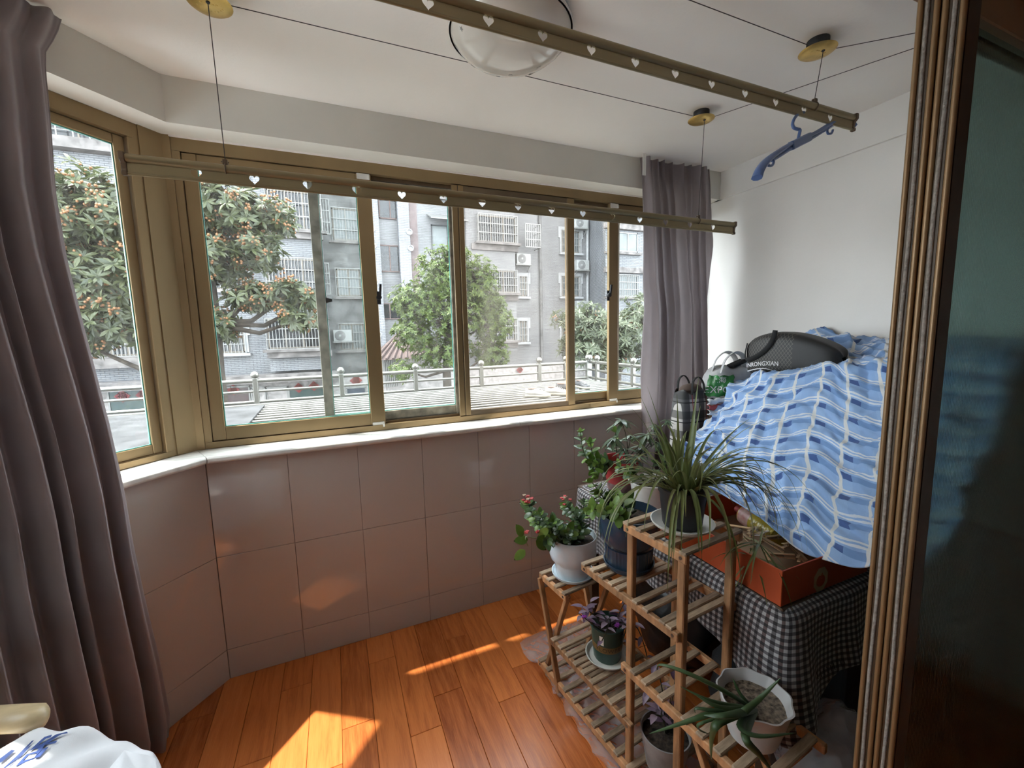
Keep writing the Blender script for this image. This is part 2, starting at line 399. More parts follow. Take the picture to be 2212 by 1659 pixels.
# ceiling
ce = MB(); ce.box(-3.2, XR + .2, -3.75, 0.40, ZC, ZC + .12)
pts = [(-3.2, .40), (XR + .2, .40), (XR + .2, D + .3), (cor(.3, 0).x, D + .3), (bay(BAYL, .3, 0).x, bay(BAYL, .3, 0).y), (-3.2, bay(BAYL, .3, 0).y)]
ce.prism(pts, Matrix.Translation((0, 0, ZC)), .12)
tag(ce.build('ceiling', M['plaster']), 'white plaster balcony ceiling', 'ceiling', kind='structure')
# beam over the window: inner face in the parapet plane, soffit runs out to the frame
bm_ = MB()
OV = GT + 0.13
bm_.hexa([cor(0, ZB), Vector((XR + .03, D, ZB)), Vector((XR + .03, D + OV, ZB)), cor(OV, ZB), cor(0, ZC), Vector((XR + .03, D, ZC)), Vector((XR + .03, D + OV, ZC)), cor(OV, ZC)])
bm_.hexa([cor(0, ZB), bay(BAYL, 0, ZB), bay(BAYL, OV, ZB), cor(OV, ZB), cor(0, ZC), bay(BAYL, 0, ZC), bay(BAYL, OV, ZC), cor(OV, ZC)])
tag(bm_.build('trim_2', M['beam'], weld=False), 'grey white beam over the bay window', 'beam', kind='structure')
# upper storey outside so the sun cannot come over the ceiling
up = MB()
up.prism([(cor(OV, 0).x, D + OV), (XR + 2, D + OV), (XR + 2, -4), (-3.3, -4), (-3.3, bay(BAYL, OV, 0).y), (bay(BAYL, OV, 0).x, bay(BAYL, OV, 0).y)], Matrix.Translation((0, 0, ZC + .121)), .5)
tag(up.build('wall_upper', M['beam']), 'floor slab of the storey above the balcony', 'slab', kind='structure')
# marble sill
def sill_profile(): return [(-0.030, SILL - .030), (-0.036, SILL - .022), (-0.036, SILL - .008), (-0.028, SILL), (0.24, SILL), (0.24, SILL - .03)]
def run(prof, f0, f1, mb):
    n = len(prof); mb.add([f0(t, z) for t, z in prof] + [f1(t, z) for t, z in prof], [tuple(range(n)), tuple(range(2 * n - 1, n - 1, -1))] + [(i, (i + 1) % n, n + (i + 1) % n, n + i) for i in range(n)])
sl = thing('trim_3', 'white marble window sill with grey veins', 'window sill', (0.9, D, SILL), kind='structure')
for i, (a, b) in enumerate([(None, 0.93), (0.9315, 2.5)]):
    m_ = MB(); run(sill_profile(), (lambda t, z: cor(t, z)) if a is None else (lambda t, z, a=a: Vector((a, D + t, z))), lambda t, z, b=b: Vector((b, D + t, z)), m_)
    m_.build('sill_slab', M['marble'], sl, bevel=0.002)
m_ = MB(); run(sill_profile(), lambda t, z: cor(t, z) + BD * .0015, lambda t, z: bay(BAYL, t, z), m_); m_.build('sill_slab', M['marble'], sl, bevel=0.002)

# ------------------------------------------------------------------ windows
FT0, FT1 = GT - 0.035, GT + 0.045       # depth of the outer frame
WT, WBOT = 2.405, 1.066
def frame_ring(mb, f, a, b, z0, z1, wl, wr, wt, wb, t0, t1):
    """rectangular frame; f(s,t,z) maps to the world"""
    def bx(s0, s1, q0, q1): mb.hexa([f(s0, t0, q0), f(s1, t0, q0), f(s1, t1, q0), f(s0, t1, q0), f(s0, t0, q1), f(s1, t0, q1), f(s1, t1, q1), f(s0, t1, q1)])
    if wb: bx(a, b, z0, z0 + wb)
    if wt: bx(a, b, z1 - wt, z1)
    if wl: bx(a, a + wl, z0 + wb, z1 - wt)
    if wr: bx(b - wr, b, z0 + wb, z1 - wt)
FR = lambda s, t, z: Vector((s, D + t, z))
win = thing('window_1', 'long bronze aluminium sliding window with dusty panes above the sill', 'window', (0.9, D + GT, WBOT), kind='structure')
mb = MB()
frame_ring(mb, FR, -0.585, 2.48, WBOT, ZB, 0.036, 0.04, 0.058, 0.030, FT0, FT1)
fo = mb.build('frame', M['gold'], win, bevel=0.002)
mb = MB(); mb.box(-.58, 2.45, D + GT - .004, D + GT + .004, WBOT + .03, WBOT + .045); mb.box(-.58, 2.45, D + GT - .004, D + GT + .004, ZB - .075, ZB - .058)
mb.build('track', M['gold_dark'], fo)
def sash(parent, f, a, b, t0, t1, mat, glass, wl=.045, wr=.07, wt=.042, wb=.062, name='sash', z0=WBOT + .032, z1=ZB - .060, teal=True, split=True):
    tm = (t0 + t1) / 2; mb = MB()
    def bx(s0, s1, q0, q1, u0=t0, u1=t1): mb.hexa([f(s0, u0, q0), f(s1, u0, q0), f(s1, u1, q0), f(s0, u1, q0), f(s0, u0, q1), f(s1, u0, q1), f(s1, u1, q1), f(s0, u1, q1)])
    bx(a, a + wl, z0, z1); bx(b - wr, b, z0, z1)
    bx(a + wl, b - wr, z0, z0 + wb, t0 + .002, t1 - .002); bx(a + wl, b - wr, z1 - wt, z1, t0 + .002, t1 - .002)
    s = mb.build(name, mat, parent, bevel=0.0022)
    g = MB()
    def gb(mb2, s0, s1, q0, q1, u0, u1): mb2.hexa([f(s0, u0, q0), f(s1, u0, q0), f(s1, u1, q0), f(s0, u1, q0), f(s0, u0, q1), f(s1, u0, q1), f(s1, u1, q1), f(s0, u1, q1)])
    g.add([f(a + wl, tm, z0 + wb), f(b - wr, tm, z0 + wb), f(b - wr, tm, z1 - wt), f(a + wl, tm, z1 - wt)], [(0, 1, 2, 3)])
    g.build('pane' if glass is not M['screen'] else 'mesh_screen', glass, s)
    if teal:
        e = MB(); k = .0035; A, B, Z0, Z1 = a + wl, b - wr, z0 + wb, z1 - wt
        frame_ring(e, f, A, B, Z0, Z1, k, k, k, k, tm - .003, tm + .003); e.build('gasket', M['teal'], s)
    return s
TI0, TI1 = GT - .026, GT - .002         # inner track
TO0, TO1 = GT + .006, GT + .030         # outer track
sA = sash(win, FR, -0.548, 0.222, TI0, TI1, M['gold'], M['glass'], wl=.052, wr=.072)
sB = sash(win, FR, -0.070, 0.690, TO0, TO1, M['gold_grey'], M['glass'], wl=.044, wr=.070)
sC = sash(win, FR, 0.632, 1.392, TI0 - .004, TI1 - .012, M['gold_dark'], M['screen'], wl=.064, wr=.05, wt=.075, wb=.028, name='screen_sash', teal=False)
mb = MB(); mb.box(.632, .662, D + TI0 - .007, D + TI0 - .004, WBOT + .034, ZB - .062); mb.box(.668, .696, D + TI0 - .008, D + TI0 - .004, WBOT + .034, ZB - .062); mb.build('stile', M['gold'], sC, bevel=.001)
mb = MB(); mb.box(1.345, 1.392, D + TI0 - .007, D + TI0 - .004, WBOT + .034, ZB - .062); mb.build('stile', M['gold'], sC, bevel=.001)
sD = sash(win, FR, 1.36, 1.76, TO0, TO1, M['gold'], M['glass2'], wl=.04, wr=.06)
sE = sash(win, FR, 1.655, 2.44, TI0, TI1, M['gold'], M['glass2'], wl=.072, wr=.05)
def latch(parent, x, z, t, side):
    mb = MB(); y = D + t
    mb.box(x - .009, x + .009, y - .006, y, z - .035, z + .03)
    mb.tube([(x, y, z), (x, y - .022, z)], .013, 12)
    mb.beam((x + .004 * side, y - .02, z), (x + .010 * side, y - .024, z + .065), .011, .009, (0, 1, 0))
    return mb.build('latch', M['black'], parent, smooth=40)
latch(sA, .226, 1.76, TI0, 1)
latch(sE, 1.645, 1.79, TI0, 1)
mb = MB(); mb.prism([(-.0, -.014), (.03, -.006), (.03, .006), (0, .014)], Matrix.Translation((-.026, D + TO0 - .004, 1.745)) @ Matrix.Rotation(PI / 2, 4, 'X'), .012); mb.build('latch', M['black'], sB)
for x, z, s in ((.186, ZB - .075, sA), (.186, WBOT + .03, sA), (1.690, ZB - .075, sE), (1.690, WBOT + .03, sE)):
    mb = MB(); mb.box(x - .030, x + .030, D + TI0 - .006, D + TI0 - .001, z - .012, z + .016); mb.box(x + .02, x + .03, D + TI0 - .012, D + TI0 - .005, z - .012, z + .008); mb.build('corner_clip', M['whiteplastic'], s, bevel=.002)
# slanted side window
BF = lambda s, t, z: bay(s, t, z)
win2 = thing('window_2', 'slanted bronze framed side window beside the left curtain', 'window', tuple(bay(.6, GT, WBOT)), kind='structure')
mb = MB(); frame_ring(mb, BF, 0.028, 1.86, WBOT, ZB, .040, .05, .058, .024, FT0, FT1)
mb.build('frame', M['gold'], win2, bevel=.002)
sash(win2, BF, .070, 1.81, TI0 + .01, TI1 + .01, M['gold'], M['glass2'], wl=.036, wr=.04, wt=.036, wb=.040, z0=WBOT + .026)
mb = MB()
mb.hexa([cor(FT0 - .004, WBOT), Vector((-.578, D + FT0 - .004, WBOT)), Vector((-.578, D + FT1, WBOT)), cor(FT1, WBOT), cor(FT0 - .004, ZB), Vector((-.578, D + FT0 - .004, ZB)), Vector((-.578, D + FT1, ZB)), cor(FT1, ZB)])
mb.hexa([cor(FT0 - .004, WBOT), bay(.03, FT0 - .004, WBOT), bay(.03, FT1, WBOT), cor(FT1, WBOT), cor(FT0 - .004, ZB), bay(.03, FT0 - .004, ZB), bay(.03, FT1, ZB), cor(FT1, ZB)])
tag(mb.build('trim_4', M['gold'], weld=False), 'bronze corner post between the two windows', 'window post', kind='structure')
# plaster bead round the top of the frame
mb = MB(); mb.box(-.58, 2.45, D + FT0 - .008, D + FT0, ZB - .006, ZB); mb.build('sealant', M['plaster'], win)
# reveal jamb at the right end
wbox('wall_reveal', 2.46, 2.62, D + .13, D + .30, 0, ZC, M['plaster_wall'], 'white reveal at the end of the window behind the right curtain')

# ------------------------------------------------------------------ sliding door at the right
DX = 0.968
M['reeded'] = None
def reeded():
    m, nt, b, out = nmat('dark_reeded_door_glass'); L = nt.links
    tc = N(nt, 'ShaderNodeTexCoord'); wv = N(nt, 'ShaderNodeTexWave'); wv.inputs['Scale'].default_value = 55; wv.bands_direction = 'X'; wv.inputs['Distortion'].default_value = 0.3
    L.new(tc.outputs['Object'], wv.inputs['Vector'])
    bp = N(nt, 'ShaderNodeBump'); bp.inputs['Strength'].default_value = 0.18; bp.inputs['Distance'].default_value = 0.002; L.new(wv.outputs['Fac'], bp.inputs['Height'])
    gl = N(nt, 'ShaderNodeBsdfGlossy'); gl.inputs['Roughness'].default_value = 0.16; gl.inputs[0].default_value = (0.80, 1, 0.97, 1); L.new(bp.outputs[0], gl.inputs['Normal'])
    tr = N(nt, 'ShaderNodeBsdfRefraction'); tr.inputs[0].default_value = c4((0.36, 0.46, 0.44)); tr.inputs['IOR'].default_value = 1.03; tr.inputs['Roughness'].default_value = 0.25; L.new(bp.outputs[0], tr.inputs['Normal'])
    lw = N(nt, 'ShaderNodeLayerWeight'); lw.inputs[0].default_value = 0.5; L.new(bp.outputs[0], lw.inputs['Normal'])
    sk = mth(nt, 'ADD', mth(nt, 'MULTIPLY', mth(nt, 'POWER', lw.outputs['Facing'], 5), 0.7), 0.045)
    mx = N(nt, 'ShaderNodeMixShader'); L.new(sk, mx.inputs[0]); L.new(tr.outputs[0], mx.inputs[1]); L.new(gl.outputs[0], mx.inputs[2]); L.new(mx.outputs[0], out.inputs[0]); return m
M['reeded'] = reeded()
M['wool'] = pm('grey_pile_weatherstrip', (0.30, 0.27, 0.235), 0.95, var=0.15, vscale=120, bump=0.5, bscale=300)
M['door_al'] = pm('brown_door_aluminium', (0.27, 0.165, 0.08), 0.42, metal=0.35, var=0.06, vscale=2)
M['door_al_shade'] = pm('shade_dark_door_aluminium', (0.055, 0.034, 0.018), 0.5, metal=0.3, var=0.06)  # door aluminium darkened, shade of the unlit room side put into the colour
def door(name, y0, y1, label, x0, x1, fm='door_al'):
    d = thing(name, label, 'sliding door', (x0, (y0 + y1) / 2, 0.02), kind='structure'); ym = (y0 + y1) / 2
    mb = MB(); mb.box(x0, x0 + .042, y0 + .003, y1, .02, 2.12); mb.build('stile', M['door_al'], d, bevel=.002)
    mb = MB(); mb.box(x0 + .004, x0 + .042, y0, y0 + .003, .02, 2.12); mb.build('stile_face', M[fm], d)  # on the front panel this face carries its shade as a darker colour
    mb = MB(); mb.box(x1 - .042, x1, y0, y1, .02, 2.12); mb.build('stile', M['door_al'], d, bevel=.002)
    mb = MB(); mb.box(x0 + .042, x1 - .042, y0 + .002, y1 - .002, .02, .10); mb.box(x0 + .042, x1 - .042, y0 + .002, y1 - .002, 2.06, 2.12); mb.build('rail', M['door_al'], d, bevel=.002)
    mb = MB(); mb.add([(x0 + .042, ym, .10), (x1 - .042, ym, .10), (x1 - .042, ym, 2.06), (x0 + .042, ym, 2.06)], [(0, 1, 2, 3)]); mb.build('pane', M['reeded'], d)
    # rounded nose, groove and pile strip on the closing edge
    mb = MB(); mb.tube([(x0 - .001, y1 - .0045, .02), (x0 - .001, y1 - .0045, 2.12)], .0045, 10); mb.tube([(x0 - .001, y0 + .0045, .02), (x0 - .001, y0 + .0045, 2.12)], .0045, 10); mb.build('edge_bead', M['door_al'], d, smooth=60)
    mb = MB(); mb.box(x0 - .0012, x0 + .002, ym - .006, ym + .006, .02, 2.12); mb.build('groove', M['door_al_shade'], d)
    ps = [(x0 - .002, ym + .0012 * math.sin(k * .7 + y0 * 90), .02 + 2.1 * k / 30) for k in range(31)]
    mb = MB(); mb.tube(ps, .0034, 8); mb.build('weatherstrip', M['wool'], d, smooth=60)
    return d
door('door_1', .4185, .450, 'rear reeded glass sliding door panel facing the balcony', DX, 1.95)
door('door_2', .385, .4165, 'front reeded glass sliding door panel with brown stile and pile strips', DX + .0005, 1.95, 'door_al_shade')
wd = MB(); wd.box(1.95, XR + .03, .36, .47, 0, ZC); wd.box(-3.05, 1.95, .37, .465, 2.125, 2.165)
tag(wd.build('trim_5', M['wood_frame'], bevel=.003), 'brown door head and jamb of the balcony opening', 'door frame', kind='structure')
wbox('wall_lintel', -3.05, XR + .03, .37, .465, 2.165, ZC, M['plaster_wall'], 'white wall over the balcony door')
wbox('wall_return', -3.05, -1.5, .37, .465, 0, 2.125, M['plaster_wall'], 'white wall beside the balcony door')
# ================================================================== outside
M['concrete'] = pm('grey_concrete', (0.060, 0.058, 0.054), 0.9, var=0.2, vscale=2, bump=0.3, bscale=20)
M['street'] = pm('street_paving', (0.128, 0.125, 0.119), 0.9, var=0.15, vscale=0.8)
M['board'] = pm('weathered_grey_board', (0.062, 0.062, 0.064), 0.9, spec=.1, var=0.2, vscale=5, bump=0.3, bscale=30)
def brick_mat(name, c1, c2, mortar, scale=1.0):
    m, nt, b, out = nmat(name); L = nt.links
    tc = N(nt, 'ShaderNodeTexCoord'); sp = N(nt, 'ShaderNodeSeparateXYZ'); L.new(tc.outputs['Object'], sp.inputs[0])
    cb = N(nt, 'ShaderNodeCombineXYZ'); L.new(mth(nt, 'ADD', sp.outputs[0], sp.outputs[1]), cb.inputs[0]); L.new(sp.outputs[2], cb.inputs[1])
    bk = N(nt, 'ShaderNodeTexBrick'); bk.inputs['Scale'].default_value = scale; bk.inputs['Brick Width'].default_value = 0.30; bk.inputs['Row Height'].default_value = 0.085
    bk.inputs['Mortar Size'].default_value = 0.012; bk.inputs['Color1'].default_value = c4(c1); bk.inputs['Color2'].default_value = c4(c2); bk.inputs['Mortar'].default_value = c4(mortar)
    L.new(cb.outputs[0], bk.inputs['Vector'])
    nz = N(nt, 'ShaderNodeTexNoise'); nz.inputs['Scale'].default_value = 0.7; nz.inputs['Detail'].default_value = 7; L.new(tc.outputs['Object'], nz.inputs['Vector'])
    rp = N(nt, 'ShaderNodeMapRange'); rp.inputs[1].default_value = 0.35; rp.inputs[2].default_value = 0.7; rp.inputs[3].default_value = 0.72; rp.inputs[4].default_value = 1.05; L.new(nz.outputs['Fac'], rp.inputs[0])
    mx = N(nt, 'ShaderNodeMix', data_type='RGBA', blend_type='MULTIPLY'); mx.inputs[0].default_value = 1; L.new(bk.outputs['Color'], mx.inputs[6]); L.new(rp.outputs[0], mx.inputs[7])
    L.new(mx.outputs[2], b.inputs['Base Color']); b.inputs['Roughness'].default_value = 0.7; return m
M['brick'] = brick_mat('grey_white_facing_brick', (0.162, 0.164, 0.169), (0.145, 0.147, 0.153), (0.049, 0.049, 0.055))
M['brick2'] = brick_mat('warm_grey_facing_brick', (0.162, 0.160, 0.160), (0.139, 0.136, 0.139), (0.087, 0.084, 0.084))
M['pil'] = brick_mat('white_tile_pilaster', (0.203, 0.203, 0.212), (0.191, 0.191, 0.200), (0.087, 0.087, 0.096))
M['redstrip'] = pm('dusty_red_tile_strip', (0.104, 0.078, 0.075), 0.8, var=0.1)
M['render_grey'] = pm('stained_grey_render', (0.104, 0.101, 0.099), 0.9, var=0.3, vscale=1.5)
M['ledge'] = pm('stained_concrete_ledge', (0.116, 0.104, 0.099), 0.9, var=0.3, vscale=3)
M['whitetrim'] = pm('white_window_surround', (0.226, 0.226, 0.226), 0.7, var=0.08)
M['darkglass'] = pm('dark_window_glass', (0.013, 0.014, 0.016), 0.15, var=0.3, vscale=2)
M['paleglass'] = pm('curtained_window_glass', (0.087, 0.096, 0.096), 0.25, var=0.2, vscale=1)
M['cage'] = pm('steel_security_grille', (0.180, 0.177, 0.168), 0.45, metal=0.3, var=0.1)
M['wframe'] = pm('tan_window_frame', (0.122, 0.101, 0.078), 0.6)
M['acwhite'] = pm('off_white_appliance_case', (0.215, 0.215, 0.206), 0.5, var=0.05)
M['rooftile'] = pm('dull_red_roof_tile', (0.087, 0.058, 0.052), 0.85, var=0.15, vscale=4)
M['red'] = pm('red_paper', (0.160, 0.014, 0.012), 0.6)
M['gold_ink'] = pm('gold_ink', (0.217, 0.131, 0.023), 0.5)
M['maroon'] = pm('maroon_shop_door', (0.029, 0.010, 0.010), 0.4); M['green_d'] = pm('dark_green_shop_door', (0.008, 0.029, 0.025), 0.35); M['blue_d'] = pm('blue_grey_shop_door', (0.017, 0.026, 0.043), 0.35)
M['bark'] = pm('grey_brown_bark', (0.046, 0.035, 0.026), 0.9, var=0.3, vscale=12, bump=0.5, bscale=40)

GZ = -3.0; FY = 23.0; TZ = 0.83
tag(MB().box(-40, 60, 2.5, 60, GZ - .2, GZ).build('ground', M['street']), 'pale street paving below the terrace', 'ground', kind='structure')
tag(MB().box(-3.4, 3.9, 2.46, 5.55, 0.25, 0.52).build('terrace_slab', M['concrete']), 'concrete roof slab under the terrace grille', 'slab', kind='structure')
tag(MB().box(-3.6, XR + 2, 2.46, 5.5, GZ, 0.25).build('wall_lower', M['concrete']), 'concrete storey under the terrace', 'wall', kind='structure')
tag(MB().box(-3.4, XR + 2, D + .262, D + .36, .5, SILL - .04).build('wall_outer', M['concrete']), 'outer face of the parapet under the window', 'wall', kind='structure')
# ---- terrace grille
XE = 3.55; YE = 5.42
gr = thing('terrace_grille', 'steel bar grille platform outside the window', 'grille', (0.3, 3.9, TZ))
barm = MB().tube([(-3.2, 0, 0), (XE, 0, 0)], .016, 8).mesh('bar', smooth=60)
for k in range(20): put('bar', barm, M['steel'], gr, (0, 2.72 + k * .14, TZ))
for x in (-2.4, -.9, .62, 1.62, 2.7, XE):
    MB().box(x - .02, x + .02, 2.53, YE, TZ - .06, TZ - .018).build('cross_beam', M['steel'], gr, bevel=.003)
for x in (-2.4, .62, 2.7):
    for y in (2.8, 5.2): MB().box(x - .02, x + .02, y - .02, y + .02, .52, TZ - .06).build('leg', M['steel'], gr)
a = atZ(572, 876, TZ + .02); b = atZ(532, 922, TZ + .02)
mb = MB(); mb.prism([(-3.1, a.y), (a.x, a.y), (b.x, b.y), (b.x + (b.x - a.x) * .5, b.y + (b.y - a.y) * .5 if b.y + (b.y - a.y) * .5 > 2.52 else 2.52), (-3.1, 2.52)], Matrix.Translation((0, 0, TZ + .016)), .012)
solo(mb, 'board', M['board'], 'weathered grey sheet lying on the terrace grille', 'board')
# ---- railing
def railing(label, p0, p1, posts):
    r = thing('railing', label, 'railing', (p0[0], p0[1], TZ)); p0 = Vector(p0); p1 = Vector(p1); d = p1 - p0
    for z, rr in ((TZ + .27, .024), (TZ + .15, .016), (TZ + .03, .018)):
        MB().tube([(p0.x, p0.y, z), (p1.x, p1.y, z)], rr, 10).build('rail', M['steel'], r, smooth=60)
    pm_ = MB().box(-.026, .026, -.026, .026, 0, .31).mesh('post', bevel=.006)
    bm2 = MB().ball((0, 0, .355), .043, 16, 10).lathe([(.03, .305), (.034, .31), (.022, .322), (.02, .33)], 14).mesh('ball', smooth=60)
    for t in posts:
        q = p0 + d * t; o = put('post', pm_, M['steel'], r, (q.x, q.y, TZ - .02)); put('ball', bm2, M['steel'], o, (q.x, q.y, TZ - .02))
    return r
xs = [atY(px, py, YE).x for px, py in ((338, 850), (553, 840), (738, 830), (898, 820), (1040, 815), (1165, 805))]
rx = [-2.6] + xs + [3.16, XE]; 
railing('steel railing with ball finials along the street side of the terrace', (-3.2, YE, 0), (XE, YE, 0), [(x + 3.2) / (XE + 3.2) for x in rx])
railing('short steel railing with ball finials closing the end of the terrace', (XE + .04, YE, 0), (XE + .04, 2.6, 0), [0.0, .07, .36, .43, .72, .95])
# ---- sneakers
M['shoe_w'] = pm('white_leather', (0.320, 0.312, 0.296), 0.55, var=0.06, vscale=30); M['shoe_b'] = pm('dark_grey_knit', (0.040, 0.040, 0.044), 0.8, var=0.4, vscale=40); M['sole'] = pm('cream_rubber', (0.288, 0.272, 0.220), 0.6); M['insole'] = pm('pinkish_lining', (0.180, 0.088, 0.068), 0.9)
def sneaker(loc, yaw, up, label, group):
    t = thing('sneaker', label, 'shoe', loc, group)
    R = Matrix.Translation(loc) @ Matrix.Rotation(yaw, 4, 'Z')
    def wid(u): return .036 + .012 * math.sin(PI * min(1, max(0, (u - .45) / .55)) * .9) - .014 * max(0, (u - .85) / .15) ** 2 - .010 * max(0, (.12 - u) / .12) ** 2
    out = [(u / 20 * .29 - .145, wid(u / 20)) for u in range(21)] + [((20 - u) / 20 * .29 - .145, -wid((20 - u) / 20)) for u in range(21)]
    mb = MB(); mb.prism(out, R, .028); mb.build('sole', M['sole'], t, bevel=.004, smooth=50)
    rows = []
    for i in range(13):
        u = i / 12; x = u * .276 - .138; wd = wid(u) - .003; h = interp([(0, .095), (.2, .085), (.38, .095), (.5, .085), (.75, .055), (.92, .045), (1, .03)], u)
        rows.append([R @ Vector((x, wd * math.cos(a) * (1 if math.sin(a) < .3 else .86), .024 + (h - .024) * max(0, math.sin(a)) ** .6)) for a in [PI * k / 12 for k in range(13)]])
    surf('upper', rows, up, t, thick=.003)
    mb = MB(); mb.lathe([(.002, .0935), (.028, .0965), (.034, .090)], 16, M=R @ Matrix.Translation((-.075, 0, 0)) @ Matrix.Diagonal((1.5, .8, 1, 1))); mb.build('lining', M['insole'], t, smooth=60)
    for k in range(5):
        x = -.005 + k * .02; z = .094 - k * .007; mb = MB(); mb.tube([R @ Vector((x, -.024, z - .008)), R @ Vector((x + .004, 0, z + .002)), R @ Vector((x, .024, z - .008))], .0035, 6); mb.build('lace', M['shoe_w'], t)
    return t
sneaker(tuple(atZ(1162, 857, TZ + .016)), 2.45 + PI, M['shoe_w'], 'white sneaker drying on the terrace grille beside its pair', 'white sneakers on the grille')
sneaker(tuple(atZ(1205, 853, TZ + .016)), 2.5 + PI, M['shoe_w'], 'white sneaker drying on the terrace grille beside its pair', 'white sneakers on the grille')
sneaker(tuple(atZ(1225, 845, TZ + .016)), 2.3 + PI, M['shoe_b'], 'dark grey sneaker drying on the grille next to white ones', 'dark sneakers on the grille')
sneaker(tuple(atZ(1258, 838, TZ + .016)), 1.6 + PI, M['shoe_b'], 'dark grey sneaker drying on the grille next to white ones', 'dark sneakers on the grille')

# ---- apartment blocks
def R4(px0, py0, px1, py1, Y):
    a = atY(px0, (py0 + py1) / 2, Y); b = atY(px1, (py0 + py1) / 2, Y); t = atY((px0 + px1) / 2, py0, Y); u = atY((px0 + px1) / 2, py1, Y)
    return a.x, b.x, u.z, t.z
def facade_window(par, r, Y, glass='darkglass', bars=0, rows=3, surround=False, ledge=True, deep=.0, mull=1, frame='wframe'):
    x0, x1, z0, z1 = r; wdt = x1 - x0; h = z1 - z0
    f = MB()
    for a, b, c, d in ((x0, x1, z0, z0 + .06), (x0, x1, z1 - .06, z1), (x0, x0 + .05, z0, z1), (x1 - .05, x1, z0, z1)): f.box(a, b, Y - .07, Y + .04, c, d)
    for k in range(mull): xx = x0 + wdt * (k + 1) / (mull + 1); f.box(xx - .03, xx + .03, Y - .06, Y + .03, z0, z1)
    fo = f.build('window', M[frame], par)
    for k in range(mull + 1):
        a = x0 + wdt * k / (mull + 1); b = x0 + wdt * (k + 1) / (mull + 1)
        MB().box(a + .03, b - .03, Y - .03, Y - .015, z0 + .05, z1 - .05).build('pane', M[glass if k % 2 == 0 or glass == 'paleglass' else 'darkglass'], fo)
    if bars:
        g = MB(); yb = Y - .12 - deep; n = max(3, int(wdt / .125))
        for k in range(n + 1): xx = x0 - .05 + (wdt + .1) * k / n; g.box(xx - .012, xx + .012, yb - .012, yb + .012, z0 - .03, z1 + .03)
        for k in range(rows + 1): zz = z0 - .03 + (h + .06) * k / rows; g.box(x0 - .05, x1 + .05, yb - .016, yb + .016, zz - .018, zz + .018)
        if deep:
            for sx in (x0 - .05, x1 + .05):
                for k in range(rows + 1): zz = z0 - .03 + (h + .06) * k / rows; g.box(sx - .014, sx + .014, yb, Y, zz - .014, zz + .014)
                for k in range(4): yy = lerp(yb, Y, k / 4); g.box(sx - .012, sx + .012, yy - .012, yy + .012, z0 - .03, z1 + .03)
        g.build('security_grille', M['cage'], fo)
    if surround:
        s = MB(); w_ = .16
        s.box(x0 - w_, x1 + w_, Y - .10, Y, z1, z1 + .22); s.box(x0 - w_, x0, Y - .09, Y, z0, z1); s.box(x1, x1 + w_, Y - .09, Y, z0, z1)
        s.box(x0 - w_ - .1, x0 - w_ + .02, Y - .10, Y, z1 - .42, z1 + .22); s.box(x1 + w_ - .02, x1 + w_ + .1, Y - .10, Y, z1 - .42, z1 + .22)
        s.build('surround', M['whitetrim'], par)
    if ledge: MB().box(x0 - .22, x1 + .22, Y - .22 - deep, Y, z0 - .16, z0 - .04).build('ledge', M['ledge'] if not surround else M['whitetrim'], par)
ROOF = 17.5
xl = atY(60, 500, FY).x - 6; xm = atY(702, 600, FY).x; xt0 = atY(797, 600, FY).x; xt1 = atY(893, 600, FY).x; xs1 = atY(908, 600, FY).x
bl = thing('apartment_building', 'grey white brick apartment block with caged balconies behind the loquat tree', 'building', (xm - 4, FY, GZ))
MB().box(xl, xm, FY, FY + 8, GZ, ROOF).build('wall', M['brick'], bl)
MB().box(xm, xt0, FY + .9, FY + 8, GZ, ROOF).build('wall', M['render_grey'], bl)
# stacked enclosed balconies, px 560-700
bx0 = atY(566, 600, FY - .9).x; bx1 = atY(702, 600, FY - .9).x
MB().box(bx0, bx1, FY - .9, FY, atY(640, 800, FY - .9).z, ROOF).build('balcony_block', M['brick'], bl)
for (ya, yb) in ((288, 345), (414, 496), (560, 634), (690, 752)):
    r = R4(572, ya, 698, yb, FY - .9); facade_window(bl, (r[0] + .12, r[1] - .12, r[2], r[3]), FY - .9, bars=1, rows=3, deep=.12, mull=2)
    MB().box(bx0 - .05, bx1 + .05, FY - 1.12, FY - .88, r[2] - .42, r[2] - .14).build('ledge', M['ledge'], bl)
# far left balconies seen through the side window
for (xa, xb, ya, yb, bars, gl) in ((20, 300, 215, 300, 0, 'darkglass'), (20, 300, 395, 470, 1, 'darkglass'), (30, 180, 555, 630, 1, 'darkglass'), (200, 345, 690, 768, 1, 'darkglass'), (20, 180, 690, 768, 1, 'darkglass')):
    r = R4(xa, ya, xb, yb, FY - .4); facade_window(bl, r, FY - .4, glass=gl, bars=bars, rows=3, mull=3)
    MB().box(r[0] - .3, r[1] + .3, FY - .9, FY - .3, r[2] - .5, r[2] - .1).build('ledge', M['ledge'], bl)
    if not bars:
        g = MB()
        for k in range(4): g.box(r[0], r[1], FY - .86, FY - .84, r[2] + .12 + k * .22, r[2] + .145 + k * .22)
        for k in range(9): xx = lerp(r[0], r[1], k / 8); g.box(xx - .02, xx + .02, FY - .87, FY - .83, r[2] - .1, r[2] + .9)
        g.build('balcony_rail', M['cage'], bl)
MB().box(xl, atY(330, 600, FY - .4).x, FY - .4, FY, atY(200, 830, FY - .4).z, ROOF).build('wall', M['brick'], bl)
# middle column behind the trunk
for (ya, yb) in ((430, 480), (575, 625), (705, 762)):
    facade_window(bl, R4(462, ya, 528, yb, FY), FY, bars=1, rows=3, surround=True)
